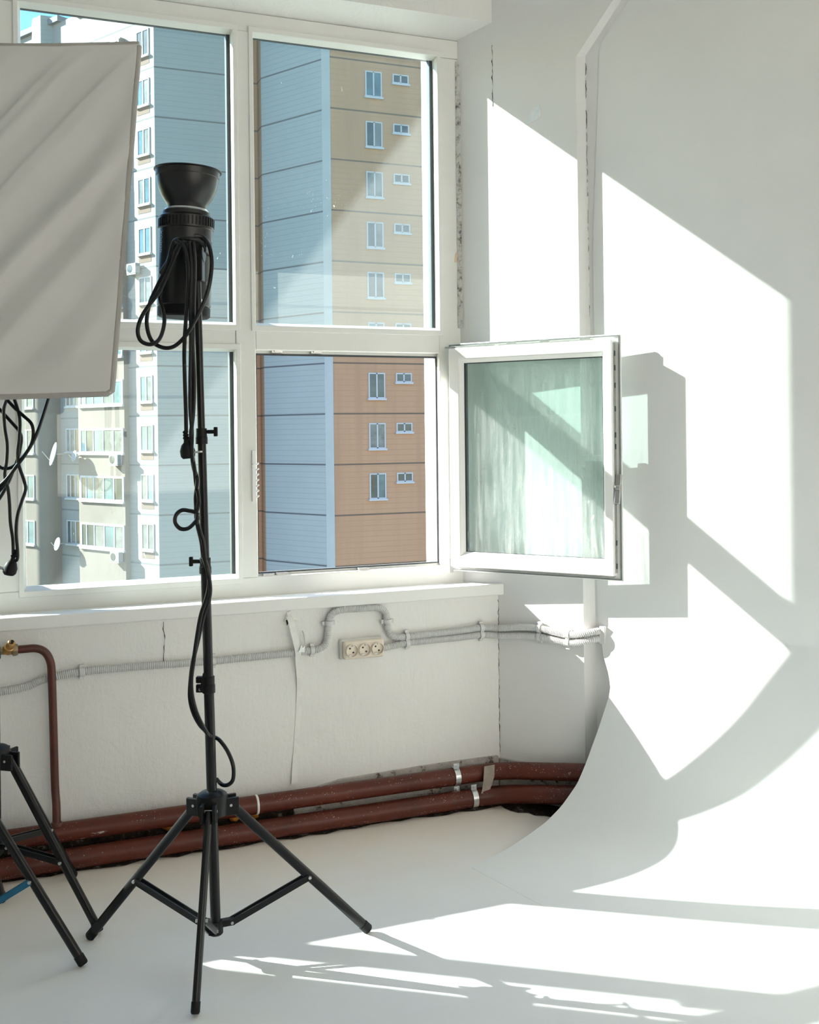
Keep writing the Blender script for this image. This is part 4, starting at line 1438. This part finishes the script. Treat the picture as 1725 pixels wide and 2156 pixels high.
for i in range(NV + 1):
    v = i / NV
    row = []
    for j in range(NU + 1):
        u = j / NU
        p = TR.lerp(TL, u).lerp(BR.lerp(BL, u), v)
        # slack folds running from the upper right corner toward the lower left
        q = v * .96 - u * .82 * (1 + .12 * math.sin(2.3 * v))
        f = 0
        for c, w, h in ((.05, .030, .0030), (.16, .055, -.0050), (.285, .035, .0048), (.37, .050, -.0040), (.49, .040, .0032), (.60, .05, -.0028), (-.12, .035, .0040), (-.22, .045, -.0038), (-.33, .04, .0032), (.72, .045, .0022), (-.47, .05, -.003)):
            f += 3.2 * h * ridge(q, c + .02 * math.sin(3 * u + c * 9), w)
        edge = min(1, 9 * min(u, 1 - u, v, 1 - v))
        for c, w, h in ((.02, .016, .0045), (.30, .018, .0055), (-.17, .016, .0040)):
            f += 2.2 * h * ridge(q, c + .015 * math.sin(2.5 * u + c * 7), w)
        f *= edge
        for cv in (.125, .315, .475, .64):
            f += .0010 * ridge(v + .006 * math.sin(5 * u + cv * 30), cv, .0045)
        f += .0012 * math.sin(23 * u + 9 * v) * math.sin(17 * v - 6 * u) * edge * .35
        sag = -.010 * math.sin(PI * u) * (1 - v) ** 6
        row.append(p + nrm * (f + .004) + UP * sag)
    rows.append(row)
mb = MB()
n = NU + 1
mb.add([p for r in rows for p in r], [(i * n + j, i * n + j + 1, (i + 1) * n + j + 1, (i + 1) * n + j) for i in range(NV) for j in range(NU)])
o = make('diffuser', mb, MAT['fabric'], sb, smooth=80)
sol = o.modifiers.new('thickness', 'SOLIDIFY')
sol.thickness = .001
edge_pts = rows[0] + [r[-1] for r in rows] + rows[-1][::-1] + [r[0] for r in rows][::-1]
mb = MB().tube([p - nrm * .006 for p in resample(edge_pts, .02)], .0075, 10)
make('edge_binding', mb, MAT['binding'], sb)
bc = ctr - nrm * .30
ringp = [bc + (RIGHT * math.cos(a) + UP * math.sin(a)) * .085 for a in [PI / 4, 3 * PI / 4, 5 * PI / 4, 7 * PI / 4]]
fc = [p - nrm * .008 for p in (TR, TL, BL, BR)]
mb = MB()
mb.add(fc + ringp, [(0, 1, 5, 4), (1, 2, 6, 5), (2, 3, 7, 6), (3, 0, 4, 7)])
o = make('shell', mb, MAT['shell'], sb, smooth=0)
make('speed_ring', MB().lathe(bc + nrm * .01, -nrm, [(0, .088), (.02, .088), (.02, .06), (0, .06), (0, .088)], 32, False), MAT['black_metal'], sb)
for k in range(4):
    make('rod', MB().cyl(ringp[k], fc[k].lerp(bc, .02), .003, n=8), MAT['black_metal'], sb)
make('strobe_housing', MB().lathe(bc - nrm * .012, -nrm, [(0, .058), (.02, .062), (.20, .062), (.215, .055)], 32), MAT['black_gloss'], sb)
tp_ = poleB(1.93)
make('tilt_bracket', MB().bar(tp_, bc - nrm * .10, .04, .03, RIGHT), MAT['black_plastic'], sb, bevel=.003)

# ------------------------------------------------------------------ towers outside
STOREY = 2.8
PANES = [MAT['pane_dark'], MAT['pane_sky'], MAT['pane_curtain']]


def tower_window(root, O, d, m, u0, u1, z0, z1, mull, rnd, name='window', depth=.10, frame=.07, sill=True, kinds=PANES):
    """a framed window lying in the facade plane through O with direction d and outward normal m"""
    def q(u, p, z):
        return V((O.x + d.x * u + m.x * p, O.y + d.y * u + m.y * p, z))
    mb = MB()
    mb.ringframe((u0, u1, z0, z1), (u0 + frame, u1 - frame, z0 + frame, z1 - frame), lambda a, z: q(a, .05, z), lambda a, z: q(a, -.06, z))
    for mu in mull:
        c = u0 + (u1 - u0) * mu
        mb.hexa([q(c - .04, -.05, z0 + .02), q(c + .04, -.05, z0 + .02), q(c + .04, .05, z0 + .02), q(c - .04, .05, z0 + .02),
                 q(c - .04, -.05, z1 - .02), q(c + .04, -.05, z1 - .02), q(c + .04, .05, z1 - .02), q(c - .04, .05, z1 - .02)])
    if sill:
        mb.hexa([q(u0 - .06, 0, z0 - .10), q(u1 + .06, 0, z0 - .10), q(u1 + .06, .14, z0 - .10), q(u0 - .06, .14, z0 - .10),
                 q(u0 - .06, 0, z0 + .01), q(u1 + .06, 0, z0 + .01), q(u1 + .06, .14, z0 + .01), q(u0 - .06, .14, z0 + .01)])
    w = make(name, mb, MAT['ext_frame'], root, smooth=0)
    ed = [0] + list(mull) + [1]
    for a, b in zip(ed[:-1], ed[1:]):
        ua, ub = u0 + (u1 - u0) * a, u0 + (u1 - u0) * b
        pm = MB().hexa([q(ua + .02, .0, z0 + .02), q(ub - .02, .0, z0 + .02), q(ub - .02, .02, z0 + .02), q(ua + .02, .02, z0 + .02),
                        q(ua + .02, .0, z1 - .02), q(ub - .02, .0, z1 - .02), q(ub - .02, .02, z1 - .02), q(ua + .02, .02, z1 - .02)])
        make('pane', pm, rnd.choice(kinds), root, parent=w, smooth=0)
    return w


rnd = random.Random(21)
GZ = -27.0
structure(make('ground', MB().box(-120, 140, 6, 200, GZ - .5, GZ), MAT['ground'], smooth=0))

# right tower: blue slanted face and beige front
B = V((17.2, 55.2, 0))
dB, mB = V((-.5, .866, 0)), V((-.866, -.5, 0))
dX, mX = V((1, 0, 0)), V((0, -1, 0))
tr = thing('apartment_tower', (22, 58, GZ), 'beige and blue panel apartment tower filling the right half of the window view', 'building')
ZT = 30.6
L5 = B + dB * 5.45
mb = MB()
mb.prism([V((17.2, 55.2, GZ)), V((22.75, 55.2, GZ)), V((22.75, 66, GZ)), V((L5.x, 66, GZ)), V((L5.x, L5.y, GZ))], (0, 0, ZT - GZ))
body = make('facade', mb, MAT['beige'], tr, smooth=0)
body.data.materials.append(MAT['blue'])
for p in body.data.polygons:
    nn = p.normal
    if abs(nn.x * mB.x + nn.y * mB.y) > .98:
        p.material_index = 1
mb = MB().hexa([B + mB * .02 + mX * .02 + V((0, 0, GZ)), B + dB * .62 + mB * .02 + V((0, 0, GZ)), B + dB * .62 + V((0, .3, GZ)), B + V((0, .3, GZ)),
                B + mB * .02 + mX * .02 + V((0, 0, ZT)), B + dB * .62 + mB * .02 + V((0, 0, ZT)), B + dB * .62 + V((0, .3, ZT)), B + V((0, .3, ZT))])
make('corner_strip', mb, MAT['edge'], tr, smooth=0)
mb = MB().box(22.75, 34, 56.0, 70, GZ, ZT)
make('side_wing', mb, MAT['beige'], tr, smooth=0)
mb = MB().prism([L5 + V((-.5, 1.0, GZ)), L5 + V((1.6, 1.0, GZ)), L5 + V((1.6, 3.6, GZ)), L5 + V((-.95, 3.6, GZ)), L5 + V((-.95, 2.2, GZ))], (0, 0, ZT - GZ))
make('rear_wing', mb, MAT['beige'], tr, smooth=0)
for k in range(-2, 10):
    zt = 4.74 + STOREY * k
    tower_window(tr, B, dX, mX, 2.03, 3.01, zt - 1.43, zt, (.5,), rnd)
    tower_window(tr, B, dX, mX, 3.66, 4.62, zt - .52, zt, (.5,), rnd, kinds=[MAT['pane_dark']])
    tower_window(tr, V((22.75, 56.0, 0)), dX, mX, .12, 1.1, zt - 1.38, zt, (.5,), rnd, kinds=[MAT['pane_dark']])
    O = L5 + V((-.5, 1.0, 0))
    dd = (L5 + V((-.95, 2.2, 0)) - O).normalized()
    tower_window(tr, O, dd, V((-dd.y, dd.x, 0)), .2, 1.3, zt - 1.4, zt, (.5,), rnd, kinds=[MAT['pane_sky']])

# left tower: grey-blue end wall, sunlit slanted face with loggias
A = V((8.4, 60.1, 0))
tl = thing('apartment_tower', (8, 66, GZ), 'white sunlit apartment tower with glazed balconies in the left half of the window view', 'building')
ZL = 26.9
A6, A14 = A + dB * 6.05, A + dB * 15.0
mb = MB()
mb.prism([V((8.4, 60.1, GZ)), V((13.3, 60.1, GZ)), V((13.3, 70.6, GZ)), V((A6.x, 70.6, GZ)), V((A6.x, A6.y, GZ))], (0, 0, 33 - GZ))
body = make('facade', mb, MAT['cream'], tl, smooth=0)
body.data.materials.append(MAT['end'])
for p in body.data.polygons:
    if p.normal.y < -.95:
        p.material_index = 1
mb = MB().prism([A6 + V((0, 0, GZ)), A6 + V((2, 0, GZ)), A14 + V((4, 0, GZ)), A14 + V((0, 0, GZ))], (0, 0, ZL - GZ))
make('lower_block', mb, MAT['cream'], tl, smooth=0)
mb = MB()
for u0, u1, z0, z1, p0 in ((6.05, 7.6, ZL, ZL + .5, .3), (9.0, 15.0, ZL, ZL + .35, .25)):
    a, b = A + dB * u0, A + dB * u1
    mb.hexa([a + mB * p0 + V((0, 0, z0)), b + mB * p0 + V((0, 0, z0)), b - mB + V((0, 0, z0)), a - mB + V((0, 0, z0)),
             a + mB * p0 + V((0, 0, z1)), b + mB * p0 + V((0, 0, z1)), b - mB + V((0, 0, z1)), a - mB + V((0, 0, z1))])
make('parapet', mb, MAT['roof'], tl, smooth=0)
a = A + dB * 10.27 + mB * .6
b = a + dB * .9
mb = MB().prism([V((a.x, a.y, 20)), V((6.4, a.y, 20)), V((6.4, a.y + 3, 20)), V((b.x, a.y + 3, 20)), V((b.x, b.y, 20))], (0, 0, 7.45))
o = make('stair_block', mb, MAT['cream'], tl, smooth=0)
o.data.materials.append(MAT['end'])
for p in o.data.polygons:
    if p.normal.y < -.95:
        p.material_index = 1


def bay(name, u0, u1, p, zt, rnd_l=0, rnd_r=0, mat=None):
    a, b = A + dB * u0, A + dB * u1
    pts = []
    n = 8
    if rnd_r:
        for j in range(n + 1):
            t = PI / 2 * j / n
            pts.append(a + dB * (rnd_r - rnd_r * math.cos(t)) + mB * (p - rnd_r + rnd_r * math.sin(t)))
    else:
        pts.append(a + mB * p)
    if rnd_l:
        for j in range(n + 1):
            t = PI / 2 * j / n
            pts.append(b - dB * (rnd_l - rnd_l * math.sin(t)) + mB * (p - rnd_l + rnd_l * math.cos(t)))
    else:
        pts.append(b + mB * p)
    pts = [a - mB * .2] + pts + [b - mB * .2]
    mb = MB().prism([q + V((0, 0, GZ)) for q in pts], (0, 0, zt - GZ))
    o = make(name, mb, mat or MAT['parapet'], tl, smooth=30)
    return fix_normals(o)


bay('balcony_bay', 2.62, 7.35, .33, 24.3, .30, 0)
bay('balcony_bay', 9.5, 15.0, 1.30, 24.0, 0, .8)
Oa = A + mB * .33
for k in range(-2, 9):
    z0 = .37 + STOREY * k
    tower_window(tl, A, dB, mB, .42, 1.54, z0 + .12, z0 + 1.62, (.5,), rnd, sill=True, kinds=[MAT['pane_sky'], MAT['pane_curtain'], MAT['pane_dark']])
    tower_window(tl, Oa, dB, mB, 2.70, 6.95, z0, z0 + 1.47, (.22, .45, .68, .86), rnd, name='balcony_glazing', sill=True, frame=.12)
    tower_window(tl, A, dB, mB, 7.45, 8.9, z0 + .05, z0 + 1.5, (.35, .7), rnd, name='window', sill=True)
    tower_window(tl, A + mB * 1.30, dB, mB, 10.35, 13.4, z0, z0 + 1.47, (.25, .5, .75), rnd, name='balcony_glazing', sill=True)
    # peach patch below each window of the end column
    a, b = A + dB * .42 + mB * .012, A + dB * 1.54 + mB * .012
    mb = MB().prism([a + V((0, 0, z0 - .36)), b + V((0, 0, z0 - .36)), b + V((0, 0, z0 + .02)), a + V((0, 0, z0 + .02))], mB * -.01)
    make('wall_patch', mb, MAT['peach'], tl, smooth=0)


def sat_dish(u, p, z, r, label, yaw=0):
    c = A + dB * u + mB * p + V((0, 0, z))
    t = thing('satellite_dish', c, label, 'satellite dish', 'satellite dishes on the white tower')
    ax = (mB * math.cos(yaw) + dB * math.sin(yaw) + V((0, 0, .25))).normalized()
    prof_ = [(-.12 * r * 1.6, .02)] + [(-.12 * r * 1.6 + .19 * r * (q / 6) ** 2, r * q / 6) for q in range(1, 7)]
    o = make('bowl', MB().lathe(c, ax, prof_ + [(prof_[-1][0] - .03, r * .98)] + [(x - .03, y) for x, y in reversed(prof_)], 24, False), MAT['dish'], t)
    make('mast', MB().cyl(c - ax * r * .2, c - mB * (p) , .03, n=8), MAT['zinc'], t)
    make('feed_arm', MB().cyl(c - V((0, 0, r * .9)), c + ax * r * .9, .02, n=6), MAT['zinc'], t)


sat_dish(8.35, 1.3, .35, .72, 'big white satellite dish on the white tower, largest of the dishes', .4)
sat_dish(6.95, .8, .22, .34, 'small round blue-shaded satellite dish on the white tower right of the big dish', .2)
sat_dish(8.5, 1.0, -5.1, .40, 'small round satellite dish low on the white tower below the big dish', .2)


def ac_unit(u, p, z, label):
    c = A + dB * u + mB * p + V((0, 0, z))
    t = thing('air_conditioner', c, label, 'air conditioner', 'air conditioners on the white tower')
    make('case', MB().obox(c, dB, mB, UP, .85, .32, .58), MAT['ac'], t, bevel=.03)
    make('fan_grille', MB().cyl(c + mB * .155 + dB * .12, c + mB * .175 + dB * .12, .22, n=20), MAT['pane_dark'], t)
    make('bracket', MB().obox(c - mB * .05 + V((0, 0, -.32)), dB, mB, UP, .8, .4, .05), MAT['zinc'], t)


ac_unit(1.75, .25, 10.9, 'air conditioner under a window in the tower column right of the softbox')
ac_unit(3.2, .55, .02, 'air conditioner on the tower balcony right of the big satellite dish')
ac_unit(3.2, .55, -5.58, 'air conditioner on the lowest visible balcony of the white tower')
